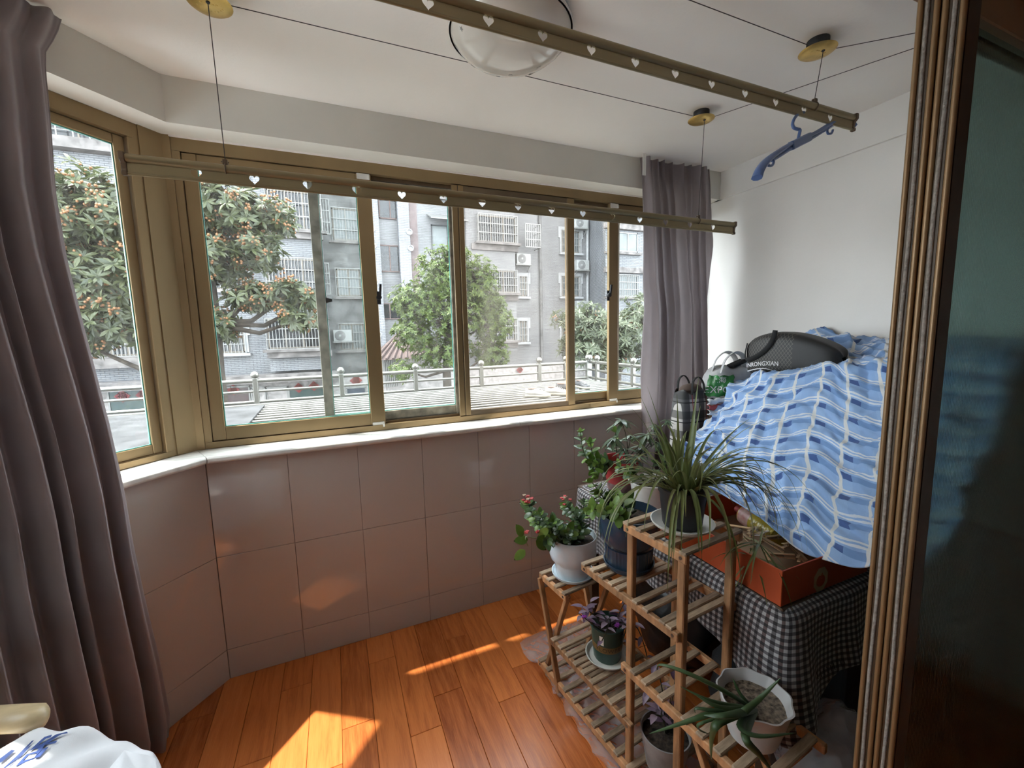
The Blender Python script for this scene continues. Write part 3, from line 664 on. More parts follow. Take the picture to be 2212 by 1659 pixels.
# recessed column px 715-790
for (xa, ya, xb, yb) in ((718, 452, 774, 520), (728, 582, 778, 640), (735, 700, 786, 755)):
    facade_window(bl, R4(xa, ya, xb, yb, FY + .9), FY + .9, bars=1, rows=3, surround=False, glass='paleglass')
for (xa, xb) in ((694, 712),):
    for ya, yb in ((430, 505), (568, 635), (695, 752)):
        r = R4(xa, ya, xb, yb, FY + .2); g = MB()
        for k in range(4): xx = lerp(r[0], r[1], k / 3); g.box(xx - .015, xx + .015, FY + .18, FY + .22, r[2], r[3])
        for k in range(4): zz = lerp(r[2], r[3], k / 3); g.box(r[0], r[1], FY + .17, FY + .23, zz - .02, zz + .02)
        g.build('side_grille', M['cage'], bl)
# stair tower
MB().box(xt0, xs1, FY + .35, FY + 8, GZ, ROOF).build('wall', M['brick2'], bl)
for (xa, xb) in ((797, 825), (866, 890)):
    q0 = atY(xa, 600, FY).x; q1 = atY(xb, 600, FY).x; MB().box(q0, q1, FY - .05, FY + .36, GZ, ROOF).build('pilaster', M['pil'], bl)
q0 = atY(890, 600, FY).x; MB().box(q0, xs1, FY + .1, FY + .36, GZ, ROOF).build('pilaster', M['redstrip'], bl)
for ya, yb in ((312, 350), (432, 474), (530, 588), (655, 690)):
    facade_window(bl, R4(818, ya, 866, yb, FY + .35), FY + .35, mull=1, ledge=False, frame='rooftile')
vent = MB().lathe([(.10, 0), (.16, .0), (.16, -.06), (.11, -.06), (.10, 0)], 14, M=Matrix.Rotation(-PI / 2, 4, 'X')).mesh('vent_ring', smooth=50)
for px, py in ((803, 495), (806, 531), (884, 501), (887, 536), (811, 609), (818, 722), (828, 400)):
    q = atY(px, py, FY - .06); put('vent_ring', vent, M['whitetrim'], bl, q)
# right block
br = thing('apartment_building', 'warm grey brick apartment block with narrow white framed windows behind the round tree', 'building', (12, FY, GZ))
xr1 = atY(1274, 600, FY).x
MB().box(xs1, xs1 + 20, FY - .5, FY + .1, GZ, atY(600, 822, FY - .5).z).build('shop_front', pm('shop_front_panel', (0.25, 0.23, 0.22), 0.7, var=0.2), br)
# ground floor shops
M['shopwall'] = pm('shop_front_panel', (0.25, 0.23, 0.22), 0.7, var=0.2)
z1s = atY(600, 822, FY - .5).z
MB().box(xl, xs1, FY - .5, FY, GZ, z1s).build('shop_front', M['shopwall'], bl)
MB().box(xl, xm + .5, FY - 1.4, FY - .4, z1s, z1s + .35).build('shop_canopy', M['ledge'], bl)
def fu(par, px, py, Y, s):
    q = atY(px, py, Y); k = s / 2
    d = MB(); d.prism([(0, -k), (k, 0), (0, k), (-k, 0)], Matrix.Translation(q) @ Matrix.Rotation(PI / 2, 4, 'X'), .012); o = d.build('paper_sign', M['red'], par)
    me = text_mesh('福', s * .62, .01); warp(me, lambda c: Vector((q.x + c.x, q.y - .022, q.z + c.y))); face_mesh('character', me, M['gold_ink'], o)
for xa, xb, mt in ((175, 195, 'shopwall'), (240, 345, 'green_d'), (452, 540, 'maroon'), (548, 575, 'shopwall'), (580, 622, 'shopwall'), (628, 706, 'green_d'), (752, 790, 'blue_d'), (826, 860, 'blue_d'), (870, 905, 'blue_d'), (915, 935, 'shopwall'), (942, 985, 'maroon'), (1015, 1060, 'maroon'), (1075, 1100, 'shopwall'), (1110, 1200, 'maroon'), (1240, 1258, 'green_d')):
    par_ = bl if xa < 900 else br
    r = R4(xa, 838, xb, 900, FY - .5); dr = MB().box(r[0], r[1], FY - .58, FY - .5, GZ, r[3]).build('shop_door', M[mt], par_)
    f = MB(); f.box(r[0] - .06, r[0], FY - .62, FY - .5, GZ, r[3] + .05).box(r[1], r[1] + .06, FY - .62, FY - .5, GZ, r[3] + .05).box(r[0] - .06, r[1] + .06, FY - .62, FY - .5, r[3], r[3] + .08); f.build('door_frame', M['cage'], dr)
    for dx, dy, s in {(240, 345): ((264, 856, .55), (310, 853, .55)), (452, 540): ((504, 842, .5),), (628, 706): ((645, 838, .5), (678, 834, .5)), (752, 790): ((769, 822, .6),), (942, 985): ((955, 807, .5),), (1110, 1200): ((1123, 799, .45),)}.get((xa, xb), ()):
        fu(dr, dx, dy, FY - .6, s)
MB().box(xs1, xr1, FY + .1, FY + 8, GZ, ROOF).build('wall', M['brick2'], br)
# awning window beside the round tree
facade_window(br, R4(932, 488, 1000, 545, FY + .1), FY + .1, mull=1, ledge=False, glass='paleglass', frame='black')
r = R4(922, 468, 1000, 480, FY + .1); MB().hexa([Vector((r[0], FY - .9, r[2] - .1)), Vector((r[1], FY - .9, r[2] - .1)), Vector((r[1], FY + .1, r[3])), Vector((r[0], FY + .1, r[3])), Vector((r[0], FY - .9, r[2] - .05)), Vector((r[1], FY - .9, r[2] - .05)), Vector((r[1], FY + .1, r[3] + .06)), Vector((r[0], FY + .1, r[3] + .06))]).build('awning', M['cage'], br)
facade_window(br, R4(925, 395, 968, 425, FY + .1), FY + .1, bars=1, mull=1)
# protruding balconies px 1010-1115
for ya, yb in ((330, 390), (468, 524), (585, 632), (690, 735)):
    r = R4(1032, ya, 1112, yb, FY - .8); facade_window(br, r, FY - .8, bars=1, deep=.15, rows=3, mull=2)
    MB().box(r[0] - .4, r[1] + .15, FY - .9, FY + .1, r[2] - .45, r[2] - .12).build('ledge', M['ledge'], br)
q0 = atY(1010, 600, FY - .8).x; q1 = atY(1114, 600, FY - .8).x
MB().box(q0, q1, FY - .78, FY + .1, atY(1060, 760, FY - .8).z, ROOF).build('balcony_block', M['brick2'], br)
for (xa, xb) in ((1122, 1136), (1213, 1250)):
    for ya, yb in ((330, 380), (500, 546) if xa > 1200 else (398, 440), (598, 640), (694, 738)):
        facade_window(br, R4(xa, ya, xb, yb, FY + .1), FY + .1, surround=True, bars=1, mull=1, glass='paleglass')
r = R4(1122, 492, 1154, 540, FY + .1); g = MB()
for k in range(9): xx = lerp(r[0], r[1], k / 8); g.box(xx - .02, xx + .02, FY - .75, FY - .71, r[2], r[3])
for k in range(4): zz = lerp(r[2], r[3], k / 3); g.box(r[0], r[1], FY - .76, FY - .70, zz - .025, zz + .025); g.box(r[1] - .03, r[1] + .03, FY - .73, FY + .1, zz - .02, zz + .02)
g.build('flower_cage', M['cage'], br)
for xx_, mt in ((1168, 'render_grey'), (1269, 'whitetrim')):
    p = atY(xx_, 600, FY); MB().tube([(p.x, FY, GZ), (p.x, FY, ROOF)], .09, 8).build('drainpipe', M[mt], br, smooth=60)
# end block with slanted side face
b2x0 = atY(1308, 600, FY - 3).x
w_ = MB(); w_.hexa([Vector((xr1, FY + .1, GZ)), Vector((b2x0, FY - 3, GZ)), Vector((b2x0 + 14, FY - 3, GZ)), Vector((b2x0 + 14, FY + 8, GZ)), Vector((xr1, FY + .1, ROOF)), Vector((b2x0, FY - 3, ROOF)), Vector((b2x0 + 14, FY - 3, ROOF)), Vector((b2x0 + 14, FY + 8, ROOF))])
w_.build('wall', M['brick'], br)
for ya, yb, bars in ((440, 462, 0), (502, 544, 0), (595, 640, 1), (690, 735, 1)):
    r = R4(1312, ya, 1376, yb, FY - 3); facade_window(br, r, FY - 3, glass='paleglass', bars=bars, mull=2, frame='cage')
    MB().box(r[0] - .25, r[1] + 3, FY - 3.25, FY - 2.98, r[3] + .12, r[3] + .42).build('ledge', M['ledge'], br)
# air conditioners
def aircon(px, py, Y, wpx, label):
    q = atY(px, py, Y); t = thing('air_conditioner', label, 'air conditioner', tuple(q), 'air conditioners on the far facade')
    MB().box(q.x - .45, q.x + .45, q.y - .32, q.y, q.z - .3, q.z + .3).build('case', M['acwhite'], t, bevel=.02)
    MB().lathe([(.02, 0), (.24, 0), (.26, .02), (.22, .035), (.02, .035)], 20, M=Matrix.Rotation(PI / 2, 4, 'X'), c=(q.x - .12, q.y - .32, q.z)).build('fan_grille', M['render_grey'], t, smooth=50)
    MB().lathe([(.0, .03), (.06, .03), (.06, .05), (.0, .05)], 12, M=Matrix.Rotation(PI / 2, 4, 'X'), c=(q.x - .12, q.y - .32, q.z)).build('fan_hub', M['acwhite'], t)
    mb = MB(); mb.box(q.x - .5, q.x + .5, q.y - .34, q.y + .1, q.z - .36, q.z - .3); mb.beam((q.x - .4, q.y - .3, q.z - .33), (q.x - .4, q.y + .1, q.z - .7), .04, .04); mb.beam((q.x + .4, q.y - .3, q.z - .33), (q.x + .4, q.y + .1, q.z - .7), .04, .04); mb.build('bracket', M['cage'], t)
aircon(1127, 561, FY - .05, 25, 'white outdoor air conditioner beneath the flower cage')
aircon(1254, 574, FY - .05, 22, 'white outdoor air conditioner beside the drainpipe, under the upper window ledge')
aircon(1254, 661, FY - .05, 22, 'white outdoor air conditioner beside the drainpipe above the loquat crown')
aircon(1250, 484, FY - .05, 22, 'white outdoor air conditioner at the top of the drainpipe')
aircon(740, 725, FY + .85, 15, 'white outdoor air conditioner on the recessed grey wall')
# ---- gatehouse with red tiled roof
gq = atY(835, 775, 18.0); ga = atY(820, 772, 18).x; gb_ = atY(915, 772, 18).x; gz0 = atY(860, 775, 18).z; gz1 = atY(860, 722, 18).z
gt = thing('gatehouse', 'small gatehouse with a dull red tiled roof under the round tree', 'building', ((ga + gb_) / 2, 18, GZ))
MB().box(ga + .2, gb_ + 1, 18.1, 20, GZ, gz0).build('wall', M['shopwall'], gt)
mb = MB(); xc_ = (ga + gb_ + .8) / 2; mb.add([(ga - .3, 17.6, gz0), (gb_ + 1.3, 17.6, gz0), (gb_ + 1.3, 20.4, gz0), (ga - .3, 20.4, gz0), (xc_ - .4, 19, gz1), (xc_ + .6, 19, gz1)], [(0, 1, 5, 4), (1, 2, 5), (2, 3, 4, 5), (3, 0, 4), (3, 2, 1, 0)]); rf = mb.build('roof', M['rooftile'], gt)
mb = MB()
for k in range(14):
    t = k / 13; p = Vector((lerp(ga - .3, gb_ + 1.3, t), 17.58, gz0 + .03)); q = Vector((lerp(xc_ - .4, xc_ + .6, t), 18.98, gz1 + .03)); mb.tube([p, q], .05, 6)
mb.build('tile_ridges', M['rooftile'], rf)
r = R4(826, 778, 858, 805, 18.05); mb = MB()
for k in range(9): xx = lerp(r[0], r[1], k / 8); mb.box(xx - .02, xx + .02, 18.0, 18.05, r[2] - .6, r[3])
mb.build('security_grille', M['cage'], gt)
# ---- street lamp
lq = atY(372, 800, 13.0); lt = thing('street_lamp', 'dark street lamp with a flared shade seen past the corner post', 'street lamp', (lq.x, 13, GZ))
zt = atY(372, 768, 13).z; zb = atY(372, 797, 13).z
MB().tube([(lq.x, 13, GZ), (lq.x, 13, zb)], [.09, .06], 10).build('pole', M['black'], lt, smooth=60)
MB().lathe([(.08, zb), (.11, zb + .05), (.14, zb + .15), (.30, zt - .03)], 4, c=(lq.x, 13, 0)).build('shade', M['render_grey'], lt)
MB().lathe([(.36, zt - .03), (.36, zt), (.05, zt + .05)], 4, c=(lq.x, 13, 0)).build('cap', M['black'], lt)

# ---- trees
def leaf_mat(name, c1, c2, transl=.35, rough=.4):
    m, nt, b, out = nmat(name); L = nt.links
    g = N(nt, 'ShaderNodeNewGeometry'); cr = N(nt, 'ShaderNodeValToRGB'); L.new(g.outputs['Random Per Island'], cr.inputs[0])
    e = cr.color_ramp.elements; e[0].color = c4(c1); e[1].color = c4(c2)
    L.new(cr.outputs[0], b.inputs['Base Color']); b.inputs['Roughness'].default_value = rough
    tl = N(nt, 'ShaderNodeBsdfTranslucent'); L.new(cr.outputs[0], tl.inputs[0])
    mx = N(nt, 'ShaderNodeMixShader'); mx.inputs[0].default_value = transl; L.new(b.outputs[0], mx.inputs[1]); L.new(tl.outputs[0], mx.inputs[2]); L.new(mx.outputs[0], out.inputs[0]); return m
M['loquat'] = leaf_mat('loquat_leaf', (0.024, 0.034, 0.014), (0.083, 0.095, 0.038))
M['osm'] = leaf_mat('bright_green_leaf', (0.034, 0.062, 0.010), (0.114, 0.155, 0.031), .45)
M['loquat_pale'] = leaf_mat('pale_loquat_leaf', (0.052, 0.066, 0.034), (0.110, 0.125, 0.073), .4)
M['fruit'] = pm('orange_loquat_fruit', (0.190, 0.083, 0.028), 0.5, rnd=0.4)
def leaf_pts(base, d, up, l, w, droop=.3):
    d = unit(d); sd = d.cross(up)
    if sd.length < 1e-3: sd = Vector((1, 0, 0))
    sd.normalize(); n = sd.cross(d)
    P = lambda t, s: base + d * l * t + sd * w * s + n * (-droop * l * t * t + .12 * w * abs(s) * 2)
    return [P(0, 0), P(.3, .36), P(.65, .5), P(1, 0), P(.65, -.5), P(.3, -.36), P(.5, 0)]
LF = [(0, 1, 6), (1, 2, 6), (2, 3, 6), (3, 4, 6), (4, 5, 6), (5, 0, 6)]
def rnd_dir(): 
    while True:
        v = Vector((random.uniform(-1, 1), random.uniform(-1, 1), random.uniform(-1, 1)))
        if .05 < v.length < 1: return v.normalized()
def tree(name, label, Y, trunk_px, blobs, nros, nleaf, ll, lw, mat, fruit=0, own=0):
    tp = [atY(px, py, Y) for px, py in trunk_px]; base = Vector((tp[0].x, Y, GZ)); t = thing(name, label, 'tree', tuple(base))
    mb = MB(); mb.tube([base] + tp, [.2] + [lerp(.15, .05, k / len(tp)) for k in range(len(tp))], 9)
    fo = MB(); fr = MB(); tot = sum(b[4] for b in blobs); leafs = []
    for (px, py, rx, ry, wgt) in blobs:
        dep = ray(px, py).normalized(); c = atY(px, py, Y); sc_ = (c - CAM).length / ray(px, py).length
        RX, RZ = rx * sc_, ry * sc_; RY = max(.8, (RX + RZ) / 2)
        # a limb from the trunk to this part of the crown
        j = min(tp, key=lambda q: (q - c).length + max(0, q.z - c.z) * 2); mid = (j + c) / 2 + Vector((0, 0, -.15 * (c - j).length))
        mb.tube([j, mid, c], [.06, .045, .02], 6)
        for k in range(int(nros * wgt / tot)):
            v = rnd_dir(); rr = random.random() ** .4
            p = c + Vector((v.x * RX, v.y * RY, v.z * RZ)) * rr
            if k % 3 == 0: mb.tube([c + (p - c) * .2, (c + p) / 2 + Vector((0, 0, -.08)), p], [.022, .014, .007], 4, cap=False)
            ax = unit(v * .7 + Vector((0, 0, .5)) + rnd_dir() * .4); a0 = unit(ax.cross(rnd_dir())); b0 = ax.cross(a0)
            for q in range(nleaf):
                an = 2 * PI * q / nleaf + random.uniform(-.3, .3); d = unit((a0 * math.cos(an) + b0 * math.sin(an)) + ax * random.uniform(-.1, .9))
                s = random.uniform(.7, 1.2); fo.add(leaf_pts(p, d, ax, ll * s, lw * s), LF)
            if fruit and random.random() < fruit:
                for q in range(7): fr.ball(p + ax * .08 + rnd_dir() * .07, .021, 6, 4)
    mb.build('trunk', M['bark'], t, smooth=60)
    f = fo.build('foliage', mat, t, weld=False); f['kind'] = 'stuff'
    if fr.v: g = fr.build('fruit', M['fruit'], t, smooth=60); g['kind'] = 'stuff'
    return t
tree('loquat_tree', 'tall loquat tree with long dark leaves and orange fruit outside the corner', 9.0, ((464, 800), (460, 700), (452, 620), (440, 520), (430, 430)),
     [(150, 460, 110, 110, 10), (260, 470, 90, 90, 9), (170, 620, 110, 90, 10), (280, 620, 70, 100, 8), (150, 730, 80, 40, 3), (260, 700, 60, 50, 4), (30, 560, 130, 160, 8), (450, 440, 60, 55, 6), (520, 460, 60, 55, 6), (470, 560, 55, 60, 5), (560, 540, 45, 45, 3), (600, 470, 35, 30, 2), (540, 640, 50, 30, 3), (620, 640, 45, 30, 2.5), (670, 650, 22, 18, 1), (480, 700, 35, 35, 1.5), (650, 690, 40, 15, 1.2), (390, 500, 50, 90, 4)], 2700, 9, .175, .055, M['loquat'], fruit=.28)
tree('round_tree', 'round bright green broadleaf tree in the middle of the street', 15.0, ((965, 800), (968, 720), (970, 640)),
     [(960, 590, 65, 60, 6), (1030, 610, 50, 60, 5), (900, 650, 60, 45, 5), (980, 680, 80, 60, 7), (1065, 690, 45, 60, 5), (890, 720, 45, 40, 3), (960, 760, 70, 40, 4), (1060, 760, 45, 35, 3), (985, 545, 30, 22, 1.5), (870, 800, 30, 25, 1)], 3300, 10, .13, .045, M['osm'])
tree('young_loquat_tree', 'pale leaved loquat tree beside the end railing of the terrace', 9.5, ((1330, 810), (1350, 760), (1345, 700)),
     [(1270, 700, 45, 45, 5), (1330, 720, 55, 45, 5), (1250, 750, 40, 35, 4), (1310, 770, 60, 30, 4), (1380, 680, 40, 50, 3), (1225, 690, 20, 25, 1), (1400, 760, 40, 40, 3)], 760, 9, .19, .042, M['loquat_pale'], fruit=.06)
# ================================================================== curtains
def cloth_mat(name, col, transl=.12, rough=.9, bscale=700, bump=.12, sheen=.3):
    return pm(name, col, rough, var=.05, vscale=8, bump=bump, bscale=bscale, transl=transl, sheen=sheen)
M['curtain'] = cloth_mat('mauve_grey_curtain', (0.34, 0.295, 0.305), transl=.42)
M['curtain_dim'] = cloth_mat('mauve_grey_dimmed_curtain', (0.33, 0.285, 0.295), transl=.14)  # same fabric, colour and translucency lowered to keep the left curtain dim
def foldw(u, n, seed=0):
    ph = 2 * PI * n * u + .9 * math.sin(2 * PI * u * 2.3 + seed) + .5 * math.sin(2 * PI * u * 5.1 + seed * 2)
    return math.sin(ph) + .35 * math.sin(2 * ph + .8) + .25 * math.sin(.5 * ph + seed)
# left curtain, hanging in front of the slanted window
ED = [(0.03, .30), (.105, .285), (.34, .291), (.6, .308), (.83, .32), (1.04, .324), (1.28, .337), (1.47, .353), (1.62, .366), (1.83, .382), (2.03, .384), (2.2, .373), (2.40, .362), (2.47, .355), (2.50, .335), (2.575, .305)]
P = []; NR, NC = 60, 230
for i in range(NR):
    z = lerp(2.585, .03, i / (NR - 1)); e = interp(ED, z); w_ = interp([(0, .56), (2.45, .42), (2.6, .46)], z); row = []
    for j in range(NC):
        u = j / (NC - 1); top = max(0, (z - 2.42) / .16)
        amp = interp([(0, .042), (1.2, .036), (2.38, .020), (2.46, .011), (2.6, .022)], z) * (1 - .5 * math.exp(-u * 9))
        s = e + w_ * u + .006 * math.sin(u * 24 + z * .8) * (1 - top)
        t = -interp([(0, .088), (1.1, .088), (2.3, .06), (2.6, .042)], z) + amp * foldw(u + .003 * math.sin(z * 1.7) + .012 * (2.6 - z) / 2.6, 8.0, .4) + .006 * math.sin(z * 2 + u * 9)
        t = min(t, -.042 if z < 1.2 else -.012)
        row.append(bay(s, t, z))
    P.append(row)
cl_ = surf('curtain', P, M['curtain_dim'], thick=.0025, base=tuple(bay(.55, -.085, .03)))
tag(cl_, 'long mauve grey curtain drawn aside at the slanted side window', 'curtain', 'window curtains')
# right curtain
P = []; NR, NC = 56, 200
for i in range(NR):
    z = lerp(2.585, .12, i / (NR - 1))
    x0 = interp([(.1, 1.80), (1.3, 1.772), (1.7, 1.775), (1.85, 1.755), (2.6, 1.742)], z); x1 = interp([(.1, 2.36), (1.2, 2.33), (2.2, 2.315), (2.6, 2.31)], z); row = []
    for j in range(NC):
        u = j / (NC - 1); amp = interp([(0, .040), (1.4, .034), (2.35, .022), (2.47, .014), (2.6, .02)], z)
        x = lerp(x0, x1, u) + .008 * math.sin(u * 46 + z * 3)
        y = interp([(0, 2.058), (1.2, 2.062), (2.3, 2.085), (2.6, 2.105)], z) + amp * foldw(u + .02 * math.sin(z * 1.9 + 1) + .05 * math.exp(-((z - 2.1) / .25) ** 2) * u, 8.5, 2.1) + .015 * math.sin(z * 2.2 + u * 5)
        row.append(Vector((x, min(y, 2.096 if z < 1.2 else 2.128), z)))
    P.append(row)
cr_ = surf('curtain', P, M['curtain'], base=(2.03, 2.06, .12))
tag(cr_, 'mauve grey curtain bunched at the end of the long window beside the white wall', 'curtain', 'window curtains')
MB().box(1.742, 1.765, 2.070, 2.074, 2.47, 2.59).build('header_tape', M['whiteplastic'], cr_)

# ================================================================== ceiling fittings
M['airer'] = pm('olive_bronze_aluminium_rail', (0.30, 0.245, 0.14), 0.35, metal=.45, var=.05)
M['airer_cap'] = pm('brown_plastic_end_cap', (0.13, 0.085, 0.05), 0.5)
M['brass'] = pm('embossed_brass_plate', (0.62, 0.42, 0.13), 0.32, metal=.7, var=.12, vscale=25)
M['cord'] = pm('dark_braided_cord', (0.07, 0.06, 0.06), 0.8)
M['dome'] = pm('frosted_lamp_shade', (0.66, 0.62, 0.55), 0.16, var=.03, coat=.6)
M['star'] = pm('silver_star_print', (0.28, 0.27, 0.25), 0.4)
M['hang'] = pm('blue_plastic_hanger', (0.10, 0.17, 0.38), 0.35, var=.06)
RX0, RX1 = -.532, 1.95
def heart(cx, cy, s):
    o = []
    for k in range(24):
        t = 2 * PI * k / 24; o.append((cx + s * .031 * math.sin(t) ** 3 * .5 * 1.0, cy + s * (.0130 * math.cos(t) - .005 * math.cos(2 * t) - .002 * math.cos(3 * t) - .001 * math.cos(4 * t))))
    return o
def airer(Y, ztop, label, clipx):
    r = thing('drying_rail', label, 'drying rail', ((RX0 + RX1) / 2, Y, ztop - .06), 'drying rails under the ceiling')
    prof = [(math.cos(a) * .0125, math.sin(a) * .0125) for a in [2 * PI * k / 14 for k in range(14)]]
    mb = MB(); mb.tube([(RX0 + .012, Y, ztop - .0125), (RX1 - .012, Y, ztop - .0125)], .0125, 16); mb.build('tube', M['airer'], r, smooth=60)
    n = 16; hs = [heart(-.353 + .1535 * k, -.0355, .95) for k in range(-1, 16) if RX0 + .03 < -.353 + .1535 * k < RX1 - .03]
    me = shape2d([[(RX0 + .012, -.053), (RX1 - .012, -.053), (RX1 - .012, -.022), (RX0 + .012, -.022)]] + hs, .0026)
    warp(me, lambda c: Vector((c.x, Y + c.z, ztop + c.y))); face_mesh('fin', me, M['airer'], r)
    mb = MB(); mb.tube([(RX0 + .012, Y, ztop - .055), (RX1 - .012, Y, ztop - .055)], .0045, 10); mb.build('lip', M['airer'], r, smooth=60)
    for x0, x1 in ((RX0, RX0 + .014), (RX1 - .014, RX1)):
        mb = MB(); c = [(-.015, .001), (.015, .001), (.0155, -.02), (.006, -.028), (.004, -.046), (.008, -.053), (.007, -.0615), (-.007, -.0615), (-.008, -.053), (-.004, -.046), (-.006, -.028), (-.0155, -.02)]
        mb.prism(c, Matrix.Translation((x0, Y, ztop)) @ Matrix(((0, 0, 1, 0), (1, 0, 0, 0), (0, 1, 0, 0), (0, 0, 0, 1))), x1 - x0); mb.build('end_cap', M['airer_cap'], r, bevel=.002)
    for x in clipx:
        mb = MB(); mb.box(x - .007, x + .007, Y - .007, Y + .007, ztop - .002, ztop + .014); mb.tube([Vector((x, Y + .0145 * math.cos(a), ztop - .0125 + .0145 * math.sin(a))) for a in [PI * (-.45 + 1.9 * k / 16) for k in range(17)]], .002, 6); mb.tube([(x - .012, Y, ztop + .008), (x + .010, Y, ztop + .008)], .0022, 6)
        mb.build('clip', M['airer_cap'], r, bevel=.0008)
    return r
airer(1.605, 2.103, 'bronze drying rail with heart cut-outs hanging low before the window', (-.274, 1.696))
airer(1.08, 2.382, 'bronze drying rail with heart cut-outs hanging high near the lamp, carrying a blue hanger', (-.274, 1.70))
PUL = [(-.274, 1.605), (1.697, 1.605), (1.70, 1.08)]
plab = ['brass ceiling pulley nearest the bay corner', 'brass ceiling pulley above the right end of the low drying rail', 'brass ceiling pulley above the blue hanger']
zp = ZC - .040
def pulley(x, y, label):
    p = thing('ceiling_pulley', label, 'pulley', (x, y, zp), 'brass pulleys on the ceiling')
    MB().lathe([(.0, zp - .006), (.035, zp - .005), (.055, zp), (.060, zp + .004), (.055, zp + .006), (.0, zp + .004)], 36, c=(x, y, 0)).build('plate', M['brass'], p, smooth=50)
    MB().lathe([(.030, zp + .004), (.036, zp + .02), (.036, ZC), (.0, ZC)], 20, c=(x, y, 0)).build('housing', M['black'], p, smooth=50)
    emb = MB()
    for k in range(9):
        a = PI * (.15 + .7 * k / 8); q = Vector((x + .036 * math.cos(a), y - .014 + .036 * math.sin(a) * .9, zp - .004)); emb.ball(q, .006, 8, 5, (.5, 1.1, .35))
    for k in range(5): emb.ball((x - .02 + .01 * k, y - .012, zp - .0055), .004, 8, 5, (1, 1, .35))
    emb.build('embossing', M['brass'], p, smooth=60)
    MB().lathe([(.0, zp - .0085), (.005, zp - .0085), (.006, zp - .005)], 10, c=(x, y - .02, 0)).build('eyelet', M['black'], p, smooth=60)
for (x, y), l in zip(PUL, plab): pulley(x, y, l)
def cordline(pts, label, r=.0013):
    mb = MB(); mb.tube(pts, r, 6); solo(mb, 'cord', M['cord'], label, 'cord', 'cords of the drying rails', smooth=60)
zc_ = ZC - .028
cordline([(-.274, 1.585, zp - .008), (-.274, 1.605, 2.117)], 'cord holding the low drying rail below the pulley nearest the bay corner')
cordline([(1.697, 1.585, zp - .008), (1.697, 1.605, 2.117)], 'cord holding the low drying rail in front of the right curtain')
cordline([(1.70, 1.06, zp - .008), (1.70, 1.08, 2.396)], 'cord holding the high drying rail above the blue hanger')
cordline([(-.238, 1.605, zc_), (1.661, 1.605, zc_)], 'cord running along the ceiling between two pulleys past the lamp')
cordline([(1.734, 1.60, zc_), (2.033, .958, zc_), (2.2, .60, zc_)], 'cord from the pulley by the right curtain towards the door head')
cordline([(-.27, 1.08, zc_), (1.663, 1.08, zc_)], 'cord running along the ceiling behind the lamp')
cordline([(1.737, 1.075, zc_), (1.928, .912, zc_), (2.2, .68, zc_)], 'cord from the pulley above the hanger towards the door head')
# lamp
LX, LY, LR = .625, 1.42, .205
lp = thing('ceiling_lamp', 'round frosted glass ceiling lamp with star prints, switched off', 'ceiling lamp', (LX, LY, ZC))
prof = [(.0, -.105), (.06, -.102), (.115, -.091), (.16, -.070), (.185, -.050), (LR - .006, -.03), (LR, -.018), (LR - .004, -.004)]
MB().lathe([(r, ZC + z) for r, z in prof], 64, c=(LX, LY, 0)).build('shade', M['dome'], lp, smooth=60)
MB().lathe([(LR - .03, ZC - .004), (LR - .03, ZC), (0, ZC)], 40, c=(LX, LY, 0)).build('base', M['whiteplastic'], lp, smooth=50)
MB().lathe([(LR + .004, ZC - .024), (LR + .006, ZC - .016), (LR + .002, ZC - .008), (LR - .004, ZC - .012), (LR - .002, ZC - .024), (LR + .004, ZC - .024)], 64, c=(LX, LY, 0)).build('rim', M['whiteplastic'], lp, smooth=60)
for (a, rr) in ((1.2, .10), (2.1, .175), (2.6, .19), (1.7, .185), (1.5, .15), (.7, .16), (3.2, .18), (0.2, .12)):
    pz = interp(sorted((r, z) for r, z in prof[:7]), rr); q = Vector((LX + rr * math.cos(a), LY + rr * math.sin(a), ZC + pz - .001)); sl_ = -math.atan2(interp(sorted((r, z) for r, z in prof[:7]), rr + .008) - pz, .008)
    st = [((.0085 if k % 2 == 0 else .0035) * math.cos(k * PI / 5), (.0085 if k % 2 == 0 else .0035) * math.sin(k * PI / 5)) for k in range(10)]
    mb = MB(); mb.prism(st, Matrix.Translation(q) @ Matrix.Rotation(a, 4, 'Z') @ Matrix.Rotation(sl_, 4, 'Y'), .001); mb.build('star', M['star'], lp)
# hanger, hooked through the rail
hg = thing('clothes_hanger', 'blue plastic clothes hanger dangling from the high drying rail', 'hanger', (1.60, 1.05, 2.2))
H = lambda px, py, y: atY(px, py, y)
hookp = [(1743, 252), (1741, 246), (1733, 243), (1724, 247), (1716, 256), (1712, 268), (1715, 276), (1722, 279), (1728, 281), (1726, 292), (1724, 302)]
hy = [1.10, 1.105, 1.10, 1.085, 1.06, 1.05, 1.045, 1.042, 1.04, 1.035, 1.03]
mb = MB(); mb.tube(catmull([H(x, y, yy) for (x, y), yy in zip(hookp, hy)], 4), .0052, 8); mb.build('hook', M['hang'], hg, smooth=60)
def hy_of(px): return interp([(1630, .925), (1724, 1.03), (1850, 1.13)], px)
top = [(1635, 384), (1640, 370), (1652, 352), (1670, 336), (1700, 316), (1724, 303), (1760, 288), (1800, 264), (1815, 256), (1830, 258), (1842, 272)]
tp = catmull([H(x, y, hy_of(x)) for x, y in top], 4)
mb = MB(); n = len(tp); mb.tube(tp, [.0165 - .008 * math.exp(-((k - n / 2) / (n / 3.0)) ** 2) + .001 for k in range(n)], 8, flat=.7); mb.build('shoulder_bar', M['hang'], hg, smooth=60)
bot = [(1668, 346), (1700, 326), (1722, 312), (1745, 303), (1775, 285), (1800, 270)]
mb = MB(); mb.tube(catmull([H(x, y, hy_of(x)) for x, y in bot], 4), .006, 6); mb.build('lower_bar', M['hang'], hg, smooth=60)
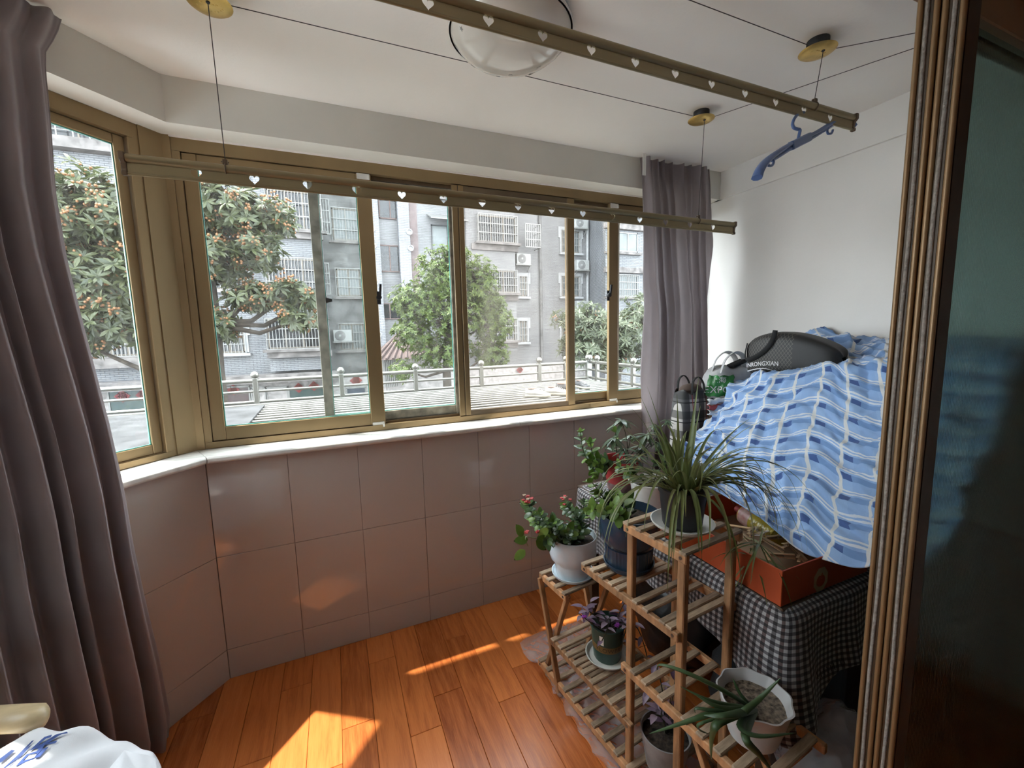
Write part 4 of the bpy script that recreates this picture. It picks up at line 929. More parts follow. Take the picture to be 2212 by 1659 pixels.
mb = MB(); mb.beam(H(1708, 316, hy_of(1708)), H(1748, 296, hy_of(1748)), .020, .028); mb.build('hub', M['hang'], hg, bevel=.003)
for sx, pts in ((1, [(1790, 272), (1787, 282), (1789, 289), (1796, 288), (1799, 281)]), (2, [(1668, 342), (1671, 350), (1668, 357), (1661, 358), (1659, 354)])):
    mb = MB(); mb.tube(catmull([H(x, y, hy_of(x) - .004) for x, y in pts], 4), .0042, 8); mb.build('side_hook', M['hang'], hg, smooth=60)

# ================================================================== chair and shirt, bottom left
M['palewood'] = pm('pale_lacquered_wood', (0.60, 0.47, 0.28), 0.35, var=.12, vscale=3, stretch=(2, 12, 12))
M['shirt'] = cloth_mat('white_cotton_jersey', (0.78, 0.79, 0.82), transl=.05, sheen=.2)
M['navyprint'] = pm('blue_print_ink', (0.035, 0.075, 0.26), 0.7)
ch = thing('wooden_chair', 'pale wooden chair with rounded armrest under a white shirt', 'chair', (-.72, 1.05, 0))
def zc_(x, y): return 0
arm = [atZ(-120, 1560, .60), atZ(-40, 1556, .612), atZ(30, 1552, .618), atZ(78, 1550, .615), atZ(100, 1548, .606)]
arm = catmull(arm, 5); mb = MB(); n = len(arm); mb.tube(arm, [.036 if k < n - 6 else .036 * (1 - ((k - n + 7) / 7) ** 2 * .62) for k in range(n)], 14, flat=.72); mb.build('armrest', M['palewood'], ch, smooth=60)
mb = MB(); mb.box(-.98, -.46, .82, 1.26, .38, .42); mb.build('seat', M['palewood'], ch, bevel=.008)
for x, y in ((-.95, .85), (-.49, .85), (-.95, 1.23), (-.49, 1.23)):
    mb = MB(); mb.box(x - .018, x + .018, y - .018, y + .018, 0, .38); mb.build('leg', M['palewood'], ch, bevel=.004)
mb = MB(); mb.tube([(-.95, 1.23, .40), (-.955, 1.34, .50), (arm[4].x, arm[4].y, .60)], [.018, .018, .02], 10); mb.build('arm_support', M['palewood'], ch, smooth=60)
mb = MB(); mb.box(-.95, -.52, 1.12, 1.15, .42, .565); mb.build('backrest', M['palewood'], ch, bevel=.01)
# the shirt: domed cloth hanging over the chair back
cont = [(-60, 1625), (0, 1600), (40, 1588), (75, 1577), (110, 1582), (160, 1578), (205, 1578), (275, 1592), (310, 1609), (335, 1630), (350, 1655), (352, 1690)]
bd = [atZ(x, y, .585) for x, y in cont]
cxy = Vector((-.62, 1.02, 0))
bd2 = [Vector((p.x, p.y, 0)) for p in bd] + [Vector((-.44, .86, 0)), Vector((-.55, .80, 0)), Vector((-.75, .78, 0)), Vector((-.88, .84, 0)), Vector((-.97, 1.0, 0))]
bd2 = catmull(bd2 + [bd2[0]], 5)[:-1]
def shz(x, y): return .60 + .012 * math.sin(x * 23 + y * 9) + .008 * math.sin(x * 41 - y * 37) + .006 * math.sin(y * 60)
def shirt_h(x, y):
    return shz(x, y)
P = []
for i in range(22):
    t = i / 14; row = []
    for p in bd2 + [bd2[0]]:
        if t <= 1: q = cxy + (p - cxy) * math.sin(t * PI / 2) ; z = shirt_h(q.x, q.y) - .03 * t ** 6
        else: q = cxy + (p - cxy) * (1 + .02 * math.sin(i * 1.3)); z = shirt_h(p.x, p.y) - .03 - (t - 1) * .38
        row.append(Vector((q.x, q.y, z)))
    P.append(row)
so = surf('white_shirt', P, M['shirt'], thick=.003, base=(cxy.x, cxy.y, .38)); tag(so, 'white shirt with blue characters draped over the wooden chair', 'shirt')
def onshirt(px, py, lift=.004):
    z = .60
    for k in range(6): p = atZ(px, py, z); z = shirt_h(p.x, p.y) + lift
    return atZ(px, py, z)
Z2 = lambda x, y: (x * .17179, 1490 + y * .17179)
strokes = [[(0, 900), (150, 790), (195, 785), (40, 905), (0, 925)], [(30, 984), (190, 850), (400, 640), (430, 630), (240, 840), (60, 984)], [(90, 984), (300, 800), (400, 690), (350, 720), (130, 960)],
           [(360, 770), (500, 640), (560, 590), (655, 560), (640, 595), (580, 610), (480, 695), (530, 680), (490, 730), (430, 740)],
           [(490, 700), (700, 560), (840, 525), (855, 542), (760, 560), (620, 655), (725, 635), (695, 670), (560, 690), (540, 730), (470, 745)],
           [(190, 965), (330, 810), (460, 770), (500, 730), (545, 735), (470, 790), (360, 815), (290, 890), (430, 850), (540, 735), (615, 712), (500, 840), (470, 850)]]
for st in strokes:
    pts = [onshirt(*Z2(*p), lift=.006) for p in st]; n = len(pts)
    me = shape2d([[(p.x, p.y) for p in pts]], 0); warp(me, lambda c: Vector((c.x, c.y, shirt_h(c.x, c.y) + .0055))); face_mesh('printed_stroke', me, M['navyprint'], so)
# turned up hem at the right
P = []
hem = [(Z2(1380, 984)), (Z2(1470, 880)), (Z2(1565, 765)), (Z2(1700, 800)), (Z2(1850, 825)), (Z2(1960, 870)), (Z2(2020, 984))]
for k in range(4):
    P.append([onshirt(x, y + k * 30, .012 if k == 0 else .009) for x, y in hem])
hm = surf('shirt_hem', P, M['shirt'], so, thick=.004)
# ================================================================== plant rack
M['rackwood'] = pm('weathered_brown_pine', (0.46, 0.235, 0.105), 0.7, var=.28, vscale=7, stretch=(6, 6, 1.2), bump=.25, bscale=60, rnd=.25)
M['slatwood'] = pm('grey_brown_pine_slat', (0.38, 0.27, 0.175), 0.75, var=.25, vscale=10, stretch=(2, 12, 6), bump=.25, bscale=60, rnd=.3)
M['screw'] = pm('dark_screw_head', (0.12, 0.09, 0.07), 0.4, metal=.6)
RP = Vector((.802, 1.424, 0)); RTH = math.radians(6.2)
RU = Vector((-math.sin(RTH), math.cos(RTH), 0)); RN = Vector((math.cos(RTH), math.sin(RTH), 0))
def rk(u, w, z): return RP + RU * u + RN * w + Vector((0, 0, z))
rack = thing('plant_rack', 'stepped wooden slatted plant rack beside the cloth covered table', 'plant stand', tuple(rk(-.35, .11, 0)))
RW = .222
def rbox(name, u0, u1, w0, w1, z0, z1, mat, bev=.003):
    mb = MB(); mb.hexa([rk(u0, w0, z0), rk(u1, w0, z0), rk(u1, w1, z0), rk(u0, w1, z0), rk(u0, w0, z1), rk(u1, w0, z1), rk(u1, w1, z1), rk(u0, w1, z1)])
    return mb.build(name, mat, rack, bevel=bev)
for u in (-.383, -.583):
    for w_, s in ((0, 0), (RW, 1)):
        rbox('post', u - .013, u + .013, w_, w_ + .022, 0.0, .912, M['rackwood'])
scr = MB().lathe([(.0, .003), (.004, .003), (.0055, 0)], 10, M=Matrix.Rotation(PI / 2 + RTH, 4, 'Z') @ Matrix.Rotation(PI / 2, 4, 'X')).mesh('screw', smooth=50)
slm = {}
def shelf(u0, u1, z, slats, wl=-.018, inner=False, rail=.028, wr=None):
    wr = RW + .022 if wr is None else wr
    for w0 in (wl, wr): rbox('rail', u0, u1, w0, w0 + .018, z - rail, z, M['rackwood'])
    for u in slats:
        if 'm' not in slm: slm['m'] = MB().box(-.002, RW + .044, -.0125, .0125, 0, .011).mesh('slat', bevel=.003)
        q = rk(u, wl - .002 + .002, z - .004); put('slat', slm['m'], M['slatwood'], rack, q, (0, random.uniform(-.006, .006), RTH + random.uniform(-.015, .015)))
    for u in (u0 + .018, u1 - .02): put('screw', scr, M['screw'], rack, rk(u, wl - .001, z - rail / 2))
def rng(a, b, n): return [lerp(a, b, k / (n - 1)) for k in range(n)]
shelf(-.608, -.365, .935, rng(-.376, -.596, 5), wl=-.012, wr=RW + .012)
shelf(-.592, -.152, .690, [-.166, -.215, -.263, -.312, -.345, -.425, -.470, -.535, -.56])
shelf(-.86, -.365, .437, [-.42, -.468, -.535, -.62, -.672, -.725, -.778, -.83])
shelf(-.416, .066, .236, rng(.045, -.365, 9))
shelf(-.86, .17, .062, rng(.15, -.84, 17), rail=.03)
shelf(-.035, .166, .484, rng(.150, -.020, 4), wl=-.005, wr=RW + .005)
def leg(u0, z0, u1, z1, w0):
    mb = MB(); mb.beam(rk(u0, w0 + .009, z0), rk(u1, w0 + .009, z1), .018, .022, RN); mb.build('cross_leg', M['rackwood'], rack, bevel=.002)
for w0 in (-.005, RW + .005):
    leg(.148, .47, .002, .004, w0 - .014); leg(-.02, .47, .150, .004, w0 + .014)
    leg(-.62, .42, -.83, .004, w0 + .012); leg(-.83, .42, -.64, .004, w0 - .012)

# ================================================================== pots and plants
M['glaze_lb'] = pm('pale_blue_glazed_ceramic', (0.66, 0.75, 0.80), 0.14, var=.06, vscale=12, spec=.6, coat=.5)
M['glaze_nv'] = pm('navy_blue_plastic_pot', (0.022, 0.042, 0.07), 0.22, var=.1, spec=.5)
M['pot_black'] = pm('matt_black_nursery_pot', (0.018, 0.018, 0.02), 0.5)
M['pot_red'] = pm('translucent_red_plastic_pot', (0.52, 0.06, 0.06), 0.35, var=.08, transl=.25)
M['pot_redlow'] = pm('grey_red_soil_stained_plastic', (0.27, 0.15, 0.14), 0.4, var=.25, vscale=14)
M['pot_clear'] = pm('cloudy_white_plastic_tub', (0.66, 0.65, 0.61), 0.3, var=.12, vscale=10, transl=.2)
M['pot_green'] = pm('dark_green_plastic_pot', (0.022, 0.060, 0.045), 0.3, var=.1)
M['band'] = pm('brown_gold_label_band', (0.20, 0.115, 0.035), 0.5)
M['pot_white'] = pm('white_scalloped_ceramic', (0.58, 0.57, 0.56), 0.25, var=.08)
M['saucer_w'] = pm('white_plastic_saucer', (0.74, 0.73, 0.67), 0.4, var=.1)
M['soil'] = pm('dark_potting_soil', (0.055, 0.038, 0.027), 0.95, var=.5, vscale=60, bump=1.0, bscale=120)
M['soil_dry'] = pm('pale_gritty_soil', (0.22, 0.175, 0.13), 0.95, var=.45, vscale=90, bump=1.0, bscale=150)
def plant_mat(name, c1, c2, rough=.35, transl=.22):
    m, nt, b, out = nmat(name); L = nt.links
    oi = N(nt, 'ShaderNodeObjectInfo'); cr = N(nt, 'ShaderNodeValToRGB'); L.new(oi.outputs['Random'], cr.inputs[0]); e = cr.color_ramp.elements; e[0].color = c4(c1); e[1].color = c4(c2)
    tc = N(nt, 'ShaderNodeTexCoord'); nz = N(nt, 'ShaderNodeTexNoise'); nz.inputs['Scale'].default_value = 60; L.new(tc.outputs['Object'], nz.inputs['Vector'])
    mx0 = N(nt, 'ShaderNodeMix', data_type='RGBA', blend_type='MULTIPLY'); mx0.inputs[0].default_value = .5; L.new(cr.outputs[0], mx0.inputs[6])
    rp = N(nt, 'ShaderNodeMapRange'); rp.inputs[3].default_value = .6; rp.inputs[4].default_value = 1.3; L.new(nz.outputs['Fac'], rp.inputs[0]); L.new(rp.outputs[0], mx0.inputs[7])
    L.new(mx0.outputs[2], b.inputs['Base Color']); b.inputs['Roughness'].default_value = rough
    tl = N(nt, 'ShaderNodeBsdfTranslucent'); L.new(mx0.outputs[2], tl.inputs[0]); mx = N(nt, 'ShaderNodeMixShader'); mx.inputs[0].default_value = transl
    L.new(b.outputs[0], mx.inputs[1]); L.new(tl.outputs[0], mx.inputs[2]); L.new(mx.outputs[0], out.inputs[0]); return m
M['kal'] = plant_mat('dark_succulent_leaf', (0.055, 0.115, 0.05), (0.15, 0.235, 0.09), .28)
M['kal_l'] = plant_mat('light_succulent_leaf', (0.11, 0.22, 0.035), (0.26, 0.40, 0.09), .35, .35)
M['schef'] = plant_mat('dull_green_long_leaf', (0.07, 0.12, 0.065), (0.17, 0.23, 0.13), .28)
M['spider'] = plant_mat('striped_olive_blade', (0.12, 0.16, 0.045), (0.29, 0.32, 0.13), .4, .3)
M['aloe'] = plant_mat('grey_green_aloe_leaf', (0.030, 0.065, 0.022), (0.065, 0.115, 0.04), .45, .08)
M['trad'] = plant_mat('purple_striped_leaf', (0.10, 0.045, 0.095), (0.42, 0.33, 0.42), .35, .2)
M['stem'] = pm('brown_green_stem', (0.055, 0.055, 0.03), 0.7); M['stem_l'] = pm('pale_green_stem', (0.30, 0.32, 0.17), 0.6)
M['flower'] = pm('coral_red_flower', (0.62, 0.07, 0.075), 0.5, var=.15, vscale=60); M['flower_c'] = pm('cream_withered_flower', (0.62, 0.46, 0.33), 0.7); M['purplef'] = pm('violet_flower', (0.42, 0.05, 0.50), 0.5)
def ribbon_leaf(l, wd, thick=.0, cup=.15, droop=.1, tip=1.0, n=6, notch=0):
    """leaf along +X, up is +Z"""
    mb = MB(); L = []; 
    for i in range(n + 1):
        t = i / n; ww = wd * (math.sin(PI * min(1, t ** .8 * .98 + .02)) ** tip) if i < n else 0
        z = -droop * l * t * t
        L.append([Vector((l * t, -ww / 2, z + cup * ww / 2)), Vector((l * t, 0, z)), Vector((l * t, ww / 2, z + cup * ww / 2))])
    vs = [p for r in L for p in r]; fs = []
    for i in range(n):
        for k in range(2): fs.append((i * 3 + k, i * 3 + k + 1, i * 3 + 4 + k, i * 3 + 3 + k))
    mb.add(vs, fs)
    if thick: mb.add([v - Vector((0, 0, thick * math.sin(PI * (i // 3) / n) if 0 < i // 3 < n else 0)) for i, v in enumerate(vs)], [tuple(reversed(f)) for f in fs])
    return mb
def qdir(d, up, roll=0):
    d = unit(d); y = Vector(up).cross(d)
    if y.length < 1e-3: y = Vector((0, 1, 0)).cross(d)
    y.normalize(); z = d.cross(y)
    return Matrix((d, y, z)).transposed().to_quaternion()
kal_me = [ribbon_leaf(l, w_, .0035, .18, .12, .75).mesh('leaf', smooth=60) for l, w_ in ((.046, .028), (.036, .025), (.054, .030))]
kal_me_l = [m_.copy() for m_ in kal_me]
for m_ in kal_me: m_.materials.append(M['kal'])
for m_ in kal_me_l: m_.materials.append(M['kal_l'])
sch_me = ribbon_leaf(.085, .022, 0, .1, .35, .8, 8).mesh('leaf', smooth=60); sch_me.materials.append(M['schef'])
trd_me = ribbon_leaf(.045, .018, 0, .35, .25, .8).mesh('leaf', smooth=60); trd_me.materials.append(M['trad'])
def bent(p, q, bow, n=8):
    p = Vector(p); q = Vector(q); return [p.lerp(q, k / n) + Vector(bow) * math.sin(PI * k / n) for k in range(n + 1)]
def leafy_stem(par, pts, gap=.014, r=.0028, start=.25, light=.3, spread=.55, tipn=5, mat=None, sz=1.0):
    mb = MB(); mb.tube(pts, [lerp(r, r * .6, k / (len(pts) - 1)) for k in range(len(pts))], 6); st = mb.build('stem', mat or M['stem'], par, smooth=60)
    tot = sum((b - a).length for a, b in zip(pts, pts[1:])); acc = 0; nxt = tot * start; k = 0
    for a, b in zip(pts, pts[1:]):
        d = unit(b - a); s = (b - a).length
        while acc + s >= nxt:
            p = a.lerp(b, (nxt - acc) / s); x = d.cross(Vector((.3, .5, .8))).normalized(); y = d.cross(x); t = nxt / tot
            for side in (0, 1):
                an = k * 1.57 + side * PI + random.uniform(-.35, .35); dr = unit((x * math.cos(an) + y * math.sin(an)) * 1.0 + d * spread + Vector((0, 0, random.uniform(-.25, .25))))
                me = random.choice(kal_me_l if (random.random() < light * (1 if t > .6 else .4)) else kal_me)
                o = put('leaf', me, None, par, p, qdir(dr, d)); s_ = sz * random.uniform(.75, 1.15); o.scale = (s_, s_, s_)
            k += 1; nxt += gap * random.uniform(.85, 1.2)
        acc += s
    d = unit(pts[-1] - pts[-2]); x = d.cross(Vector((.3, .5, .8))).normalized(); y = d.cross(x)
    for q in range(tipn):
        an = q * 2.4; dr = unit((x * math.cos(an) + y * math.sin(an)) * .8 + d * .8); o = put('leaf', random.choice(kal_me_l if random.random() < light * 1.6 else kal_me), None, par, pts[-1], qdir(dr, d)); s_ = sz * random.uniform(.55, .85); o.scale = (s_, s_, s_)
def flowers(par, c, n, rr, mats=('flower', 'flower_c')):
    c = Vector(c)
    for k in range(n):
        p = c + rnd_dir() * rr; mb = MB()
        for a in range(4): an = a * PI / 2 + k; mb.ball(p + Vector((math.cos(an), math.sin(an), .15)) * .0045, .0042, 6, 4, (1, 1, .7))
        mb.ball(p, .0025, 6, 4); mb.build('flower', M[mats[0] if k % 5 < 3 else mats[1]], par, smooth=60)
def pot_part(par, prof, c, mat, n=48, name='pot', wob=None): return MB().lathe(prof, n, c=c, wob=wob).build(name, mat, par, smooth=45)
def soil(par, c, z, r, mat='soil', n=24):
    mb = MB(); rings = [(0, .006), (r * .35, .007), (r * .7, .002), (r, 0)]; vs = []; fs = []
    for i, (rr, h) in enumerate(rings):
        for k in range(n): a = 2 * PI * k / n; vs.append(Vector((c[0] + rr * math.cos(a), c[1] + rr * math.sin(a), z + h + random.uniform(-.003, .003))))
    for i in range(3):
        for k in range(n): fs.append((i * n + k, i * n + (k + 1) % n, (i + 1) * n + (k + 1) % n, (i + 1) * n + k))
    mb.add(vs, fs); return mb.build('soil', M[mat], par, smooth=180)
def wall_pot(r0, r1, h, t=.004, lip=.0): return [(0, 0), (r0, 0), (r0 + .002, .004), (r1, h - .004), (r1 + lip, h), (r1 - t, h), (r1 - t - .001, h - .01), (r0 - t, .02), (0, .02)]
def sh(prof, z): return [(r, q + z) for r, q in prof]
# --- pale blue pot with flowering kalanchoe
c = rk(.068, .112, 0); z0 = .4915
sa = tag(MB().lathe(sh([(0, 0), (.083, 0), (.092, .010), (.094, .018), (.090, .018), (.084, .008), (0, .006)], z0), 48, c=(c.x, c.y, 0)).build('saucer', M['glaze_lb'], None, smooth=45, base=(c.x, c.y, z0)), 'pale blue glazed saucer under the flowering pot', 'saucer', 'plant saucers')
kp = thing('potted_kalanchoe', 'kalanchoe with coral flowers in a pale blue ceramic pot', 'potted plant', (c.x, c.y, z0 + .007), 'plants on the rack')
Zb = z0 + .0075
pot_part(kp, sh([(0, 0), (.072, 0), (.076, .01), (.082, .055), (.084, .062), (.100, .080), (.104, .10), (.105, .172), (.103, .178), (.099, .178), (.098, .16), (.078, .06), (.0, .05)], Zb), (c.x, c.y, 0), M['glaze_lb'])
soil(kp, c, Zb + .15, .097)
sb = Vector((c.x, c.y, Zb + .15))
for (px, py, yy, bow, fl) in ((1142, 1090, 1.47, (-.03, 0, -.02), 12), (1168, 1112, 1.46, (-.03, 0, -.01), 0), (1224, 1092, 1.47, (.03, .01, .0), 7), (1246, 1108, 1.50, (.01, .02, 0), 0), (1262, 1085, 1.52, (.02, .02, 0), 0), (1196, 1128, 1.44, (-.02, 0, 0), 0), (1182, 1165, 1.40, (-.03, 0, .02), 0), (1228, 1150, 1.42, (0, 0, .01), 0), (1210, 1140, 1.50, (0, 0, .02), 0), (1252, 1150, 1.44, (.01, 0, .01), 0)):
    q = atY(px, py, yy); b0 = sb + Vector((random.uniform(-.04, .04), random.uniform(-.04, .04), 0)); leafy_stem(kp, bent(b0, q, bow), gap=.0125, light=.28, start=.15, sz=.92)
    if fl: flowers(kp, q + Vector((-.004, 0, .025)), fl, .019)
q = atY(1136, 1160, 1.43); st = [sb + Vector((-.05, -.01, .01)), atY(1190, 1160, 1.43), atY(1155, 1162, 1.43), q, atY(1140, 1180, 1.43)]
MB().tube(catmull(st, 5), .0022, 6).build('stem', M['stem_l'], kp, smooth=60)
for px, py, dd in ((1130, 1158, (-.4, 0, .8)), (1140, 1165, (-.8, 0, .1)), (1165, 1158, (.3, -.5, .6)), (1134, 1188, (-.6, .1, -.5)), (1158, 1168, (.5, -.2, -.5))):
    o = put('leaf', kal_me_l[2], None, kp, atY(px, py, 1.43), qdir(dd, (0, -.8, .6))); o.scale = (1.1, 1.2, 1)
flowers(kp, atY(1137, 1148, 1.43), 3, .006); flowers(kp, atY(1163, 1148, 1.43), 2, .006)
# --- navy pot
c = rk(-.262, .118, 0); z0 = .6975
sa = tag(MB().lathe(sh([(0, 0), (.080, 0), (.090, .012), (.092, .024), (.088, .024), (.082, .010), (0, .007)], z0), 48, c=(c.x, c.y, 0)).build('saucer', M['glaze_nv'], None, smooth=45, base=(c.x, c.y, z0)), 'navy blue saucer under the ribbed navy pot', 'saucer', 'plant saucers')
npn = thing('potted_jade_plant', 'leafy succulent in a navy blue pot with a ribbed base', 'potted plant', (c.x, c.y, z0 + .0085), 'plants on the rack'); Zb = z0 + .009
pot_part(npn, sh([(0, 0), (.078, 0), (.083, .01), (.086, .075)], Zb), (c.x, c.y, 0), M['glaze_nv'], 120, 'ribbed_base', wob=lambda a, z: 1 + .022 * (math.sin(a * 40) > 0))
pot_part(npn, sh([(.082, .074), (.090, .085), (.104, .105), (.108, .125), (.111, .195), (.109, .199), (.106, .199), (.104, .18), (.090, .10), (.0, .09)], Zb), (c.x, c.y, 0), M['glaze_nv'])
soil(npn, c, Zb + .165, .102)
e_ = MB(); q = Vector((c.x, c.y, Zb + .155)); dcam = unit(Vector((-.55, -.83, 0))); pp_ = q + dcam * .1105
for k in (-1, 0, 1): e_.beam(pp_ + Vector((-.006 * dcam.y * -1, 0, 0)) + Vector((.012, -.008, .006 * k)), pp_ + Vector((-.012, .008, .006 * k)), .003, .0022)
e_.build('emblem', M['saucer_w'], npn)
sb = Vector((c.x, c.y, Zb + .165))
for (px, py, yy, bow) in ((1279, 1042, 1.24, (-.01, 0, 0)), (1292, 1068, 1.22, (-.01, 0, 0)), (1318, 1072, 1.20, (0, 0, .01)), (1338, 1078, 1.16, (0, 0, .01)), (1277, 1100, 1.15, (-.01, 0, .01)), (1325, 1100, 1.12, (0, 0, .01)), (1350, 1082, 1.22, (0, 0, .01))):
    leafy_stem(npn, bent(sb + Vector((random.uniform(-.06, 0), random.uniform(-.04, .03), 0)), atY(px, py, yy), bow), gap=.017, light=.65, start=.35, sz=1.0)
# --- black pot with spider plant
c = rk(-.49, .118, 0); z0 = .9425
sa = tag(MB().lathe(sh([(0, 0), (.075, 0), (.092, .012), (.096, .020), (.092, .020), (.078, .006), (0, .005)], z0), 48, c=(c.x, c.y, 0)).build('saucer', M['saucer_w'], None, smooth=45, base=(c.x, c.y, z0)), 'white plastic saucer under the black pot of the spider plant', 'saucer', 'plant saucers')
sp = thing('potted_spider_plant', 'trailing spider plant in a black nursery pot on the top tier', 'potted plant', (c.x, c.y, z0 + .0065), 'plants on the rack'); Zb = z0 + .007
pot_part(sp, sh([(0, 0), (.056, 0), (.059, .006), (.070, .108), (.074, .109), (.075, .122), (.071, .122), (.068, .105), (.0, .10)], Zb), (c.x, c.y, 0), M['pot_black'])
soil(sp, c, Zb + .107, .069)
lm = MB(); 
for k in range(5): pass
a0 = math.atan2(-.75, .66); P = [[Vector((c.x + (lerp(.062, .071, (h + .1) / 1.2)) * math.cos(a0 + u * .22), c.y + (lerp(.062, .071, (h + .1) / 1.2)) * math.sin(a0 + u * .22), Zb + .05 + h * .045 + .008 * u)) for u in (-1, -.5, 0, .5, 1)] for h in (0, .5, 1)]
surf('paper_label', P, M['saucer_w'], sp)
def blade(par, p, az, el, l, g, wd=.011, tw=0, n=12, twist=0):
    d = Vector((math.cos(az) * math.cos(el), math.sin(az) * math.cos(el), math.sin(el))); pts = [Vector(p)]; ds = l / n
    for k in range(n):
        pts.append(pts[-1] + d * ds); d = unit(d + Vector((math.sin(az) * tw * ds, -math.cos(az) * tw * ds, -g * ds * (.4 + 1.4 * k / n))))
    vs = []; fs = []
    for i, q in enumerate(pts):
        t = i / n; dd = unit(pts[min(i + 1, n)] - pts[max(i - 1, 0)]); sd = dd.cross(Vector((0, 0, 1)))
        if sd.length < .15: sd = Vector((-math.sin(az), math.cos(az), 0))
        sd.normalize(); up = sd.cross(dd); ww = wd * (.55 + .45 * math.sin(PI * min(1, t * 1.3))) * (1 - t ** 3) + .0006
        vs += [q - sd * ww / 2 + up * ww * .22, q, q + sd * ww / 2 + up * ww * .22]
    for i in range(n):
        for k in range(2): fs.append((i * 3 + k, i * 3 + k + 1, i * 3 + 4 + k, i * 3 + 3 + k))
    mb = MB(); mb.add(vs, fs); return mb.build('leaf', M['spider'], par, smooth=180)
sb = Vector((c.x, c.y, Zb + .108))
random.seed(21)
for k in range(64):
    az = random.uniform(0, 2 * PI); el = random.uniform(.5, 1.35); rr = random.uniform(.005, .045)
    blade(sp, sb + Vector((rr * math.cos(az + .5), rr * math.sin(az + .5), 0)), az, el, random.uniform(.16, .34), random.uniform(4, 12), random.uniform(.008, .013), random.uniform(-1.5, 1.5))
for k in range(26):      # the cascade on the table side
    az = random.uniform(-.75, .05); el = random.uniform(.35, 1.0); rr = random.uniform(.01, .045)
    blade(sp, sb + Vector((rr * math.cos(az), rr * math.sin(az), 0)), az, el, random.uniform(.28, .46), random.uniform(6.5, 11), random.uniform(.008, .012), random.uniform(-1, 1), 14)
for k in range(12):      # blades hanging over the front of the pot
    az = random.uniform(-2.6, -1.7); blade(sp, sb + Vector((.04 * math.cos(az), .04 * math.sin(az), 0)), az, random.uniform(.3, .9), random.uniform(.24, .40), random.uniform(10, 16), random.uniform(.008, .011))
for k in range(9):       # blades hanging towards the window side
    az = random.uniform(2.5, 3.6); blade(sp, sb + Vector((.04 * math.cos(az), .04 * math.sin(az), 0)), az, random.uniform(.5, 1.0), random.uniform(.28, .40), random.uniform(9, 13), random.uniform(.008, .011))
for az, el, l, g, wd in ((2.3, 1.25, .36, 1.2, .013), (2.0, 1.3, .34, 1.0, .013), (1.2, 1.45, .30, .8, .012), (.35, 1.38, .36, .5, .016), (.3, 1.3, .27, 1, .014), (.05, .75, .36, 1.5, .012), (-.1, .62, .33, 3.0, .011), (2.6, 1.0, .36, 2.5, .012), (3.4, .55, .32, 4, .013)):
    blade(sp, sb + Vector((.02 * math.cos(az), .02 * math.sin(az), 0)), az, el, l, g, wd)
# runner with plantlets over the box corner
rn = [sb + Vector((.03, -.02, .0)), sb + Vector((.12, -.05, .05)), sb + Vector((.19, -.085, -.06)), sb + Vector((.205, -.10, -.22))]
MB().tube(catmull(rn, 6), .0016, 6).build('runner', M['stem_l'], sp, smooth=60)
for base in (rn[-1], rn[-1] + Vector((.0, -.015, .05))):
    for k in range(11): blade(sp, base, random.uniform(-PI, PI), random.uniform(-1.2, .5), random.uniform(.10, .24), random.uniform(5, 11), random.uniform(.005, .008))
# --- red pot and cloudy tub on the table
TT = .7465
c = Vector((1.305, 1.69, 0))
rp_ = thing('potted_umbrella_plant', 'jade and umbrella plant in a translucent red plastic pot on the table', 'potted plant', (c.x, c.y, TT + .0035), 'plants on the table'); Zb = TT + .004
pot_part(rp_, sh([(0, 0), (.060, 0), (.064, .005), (.070, .045)], Zb), (c.x, c.y, 0), M['pot_redlow'], name='soil_stained_base')
pot_part(rp_, sh([(.070, .045), (.090, .15), (.096, .152), (.098, .164), (.094, .164), (.088, .148), (.072, .06), (0, .05)], Zb), (c.x, c.y, 0), M['pot_red'])
soil(rp_, c, Zb + .125, .085)
sb = Vector((c.x, c.y, Zb + .125))
for (px, py, yy, bow, g_) in ((1254, 935, 1.66, (-.06, 0, -.05), .026), (1276, 958, 1.66, (-.03, 0, -.03), .03), (1279, 1000, 1.62, (-.05, 0, .03), .018), (1285, 1025, 1.60, (-.06, 0, .03), .02), (1330, 935, 1.70, (0, 0, 0), .03)):
    leafy_stem(rp_, bent(sb + Vector((random.uniform(-.04, 0), random.uniform(-.03, .03), 0)), atY(px, py, yy), bow, 10), gap=g_ * .8, light=.5, start=.4, sz=1.05)
def whorl(par, p, ax, n, l, droop=.5):
    ax = unit(ax); x = ax.cross(Vector((.2, .9, .1))).normalized(); y = ax.cross(x)
    for k in range(n):
        an = 2 * PI * k / n + random.uniform(-.2, .2); d = unit((x * math.cos(an) + y * math.sin(an)) + ax * random.uniform(-.55, .25)); o = put('leaf', sch_me, None, par, p, qdir(d, ax)); s_ = l / .085 * random.uniform(.75, 1.15); o.scale = (s_, s_, s_)
for (px, py, yy, n, l) in ((1342, 908, 1.66, 10, .085), (1325, 945, 1.62, 10, .08), (1396, 938, 1.66, 10, .085), (1372, 985, 1.58, 9, .075), (1440, 908, 1.72, 8, .05), (1412, 920, 1.74, 8, .05), (1350, 970, 1.68, 9, .07), (1385, 965, 1.7, 9, .07), (1420, 955, 1.7, 8, .06), (1362, 940, 1.72, 8, .06)):
    q = atY(px, py, yy); MB().tube(bent(sb + Vector((random.uniform(-.03, .05), random.uniform(-.03, .03), 0)), q, (.02, 0, 0)), [.0028] * 4 + [.002] * 5, 6).build('stem', M['stem'], rp_, smooth=60); whorl(rp_, q, (0, 0, 1), n, l); whorl(rp_, q + Vector((.004, 0, -.014)), (0, 0, 1), n - 3, l * .9)
c = Vector((1.262, 1.42, 0))
ct = thing('cloudy_plastic_tub', 'cloudy white plastic tub of soil on the table behind the spider plant', 'plant pot', (c.x, c.y, TT + .0035), 'plants on the table'); Zb = TT + .004
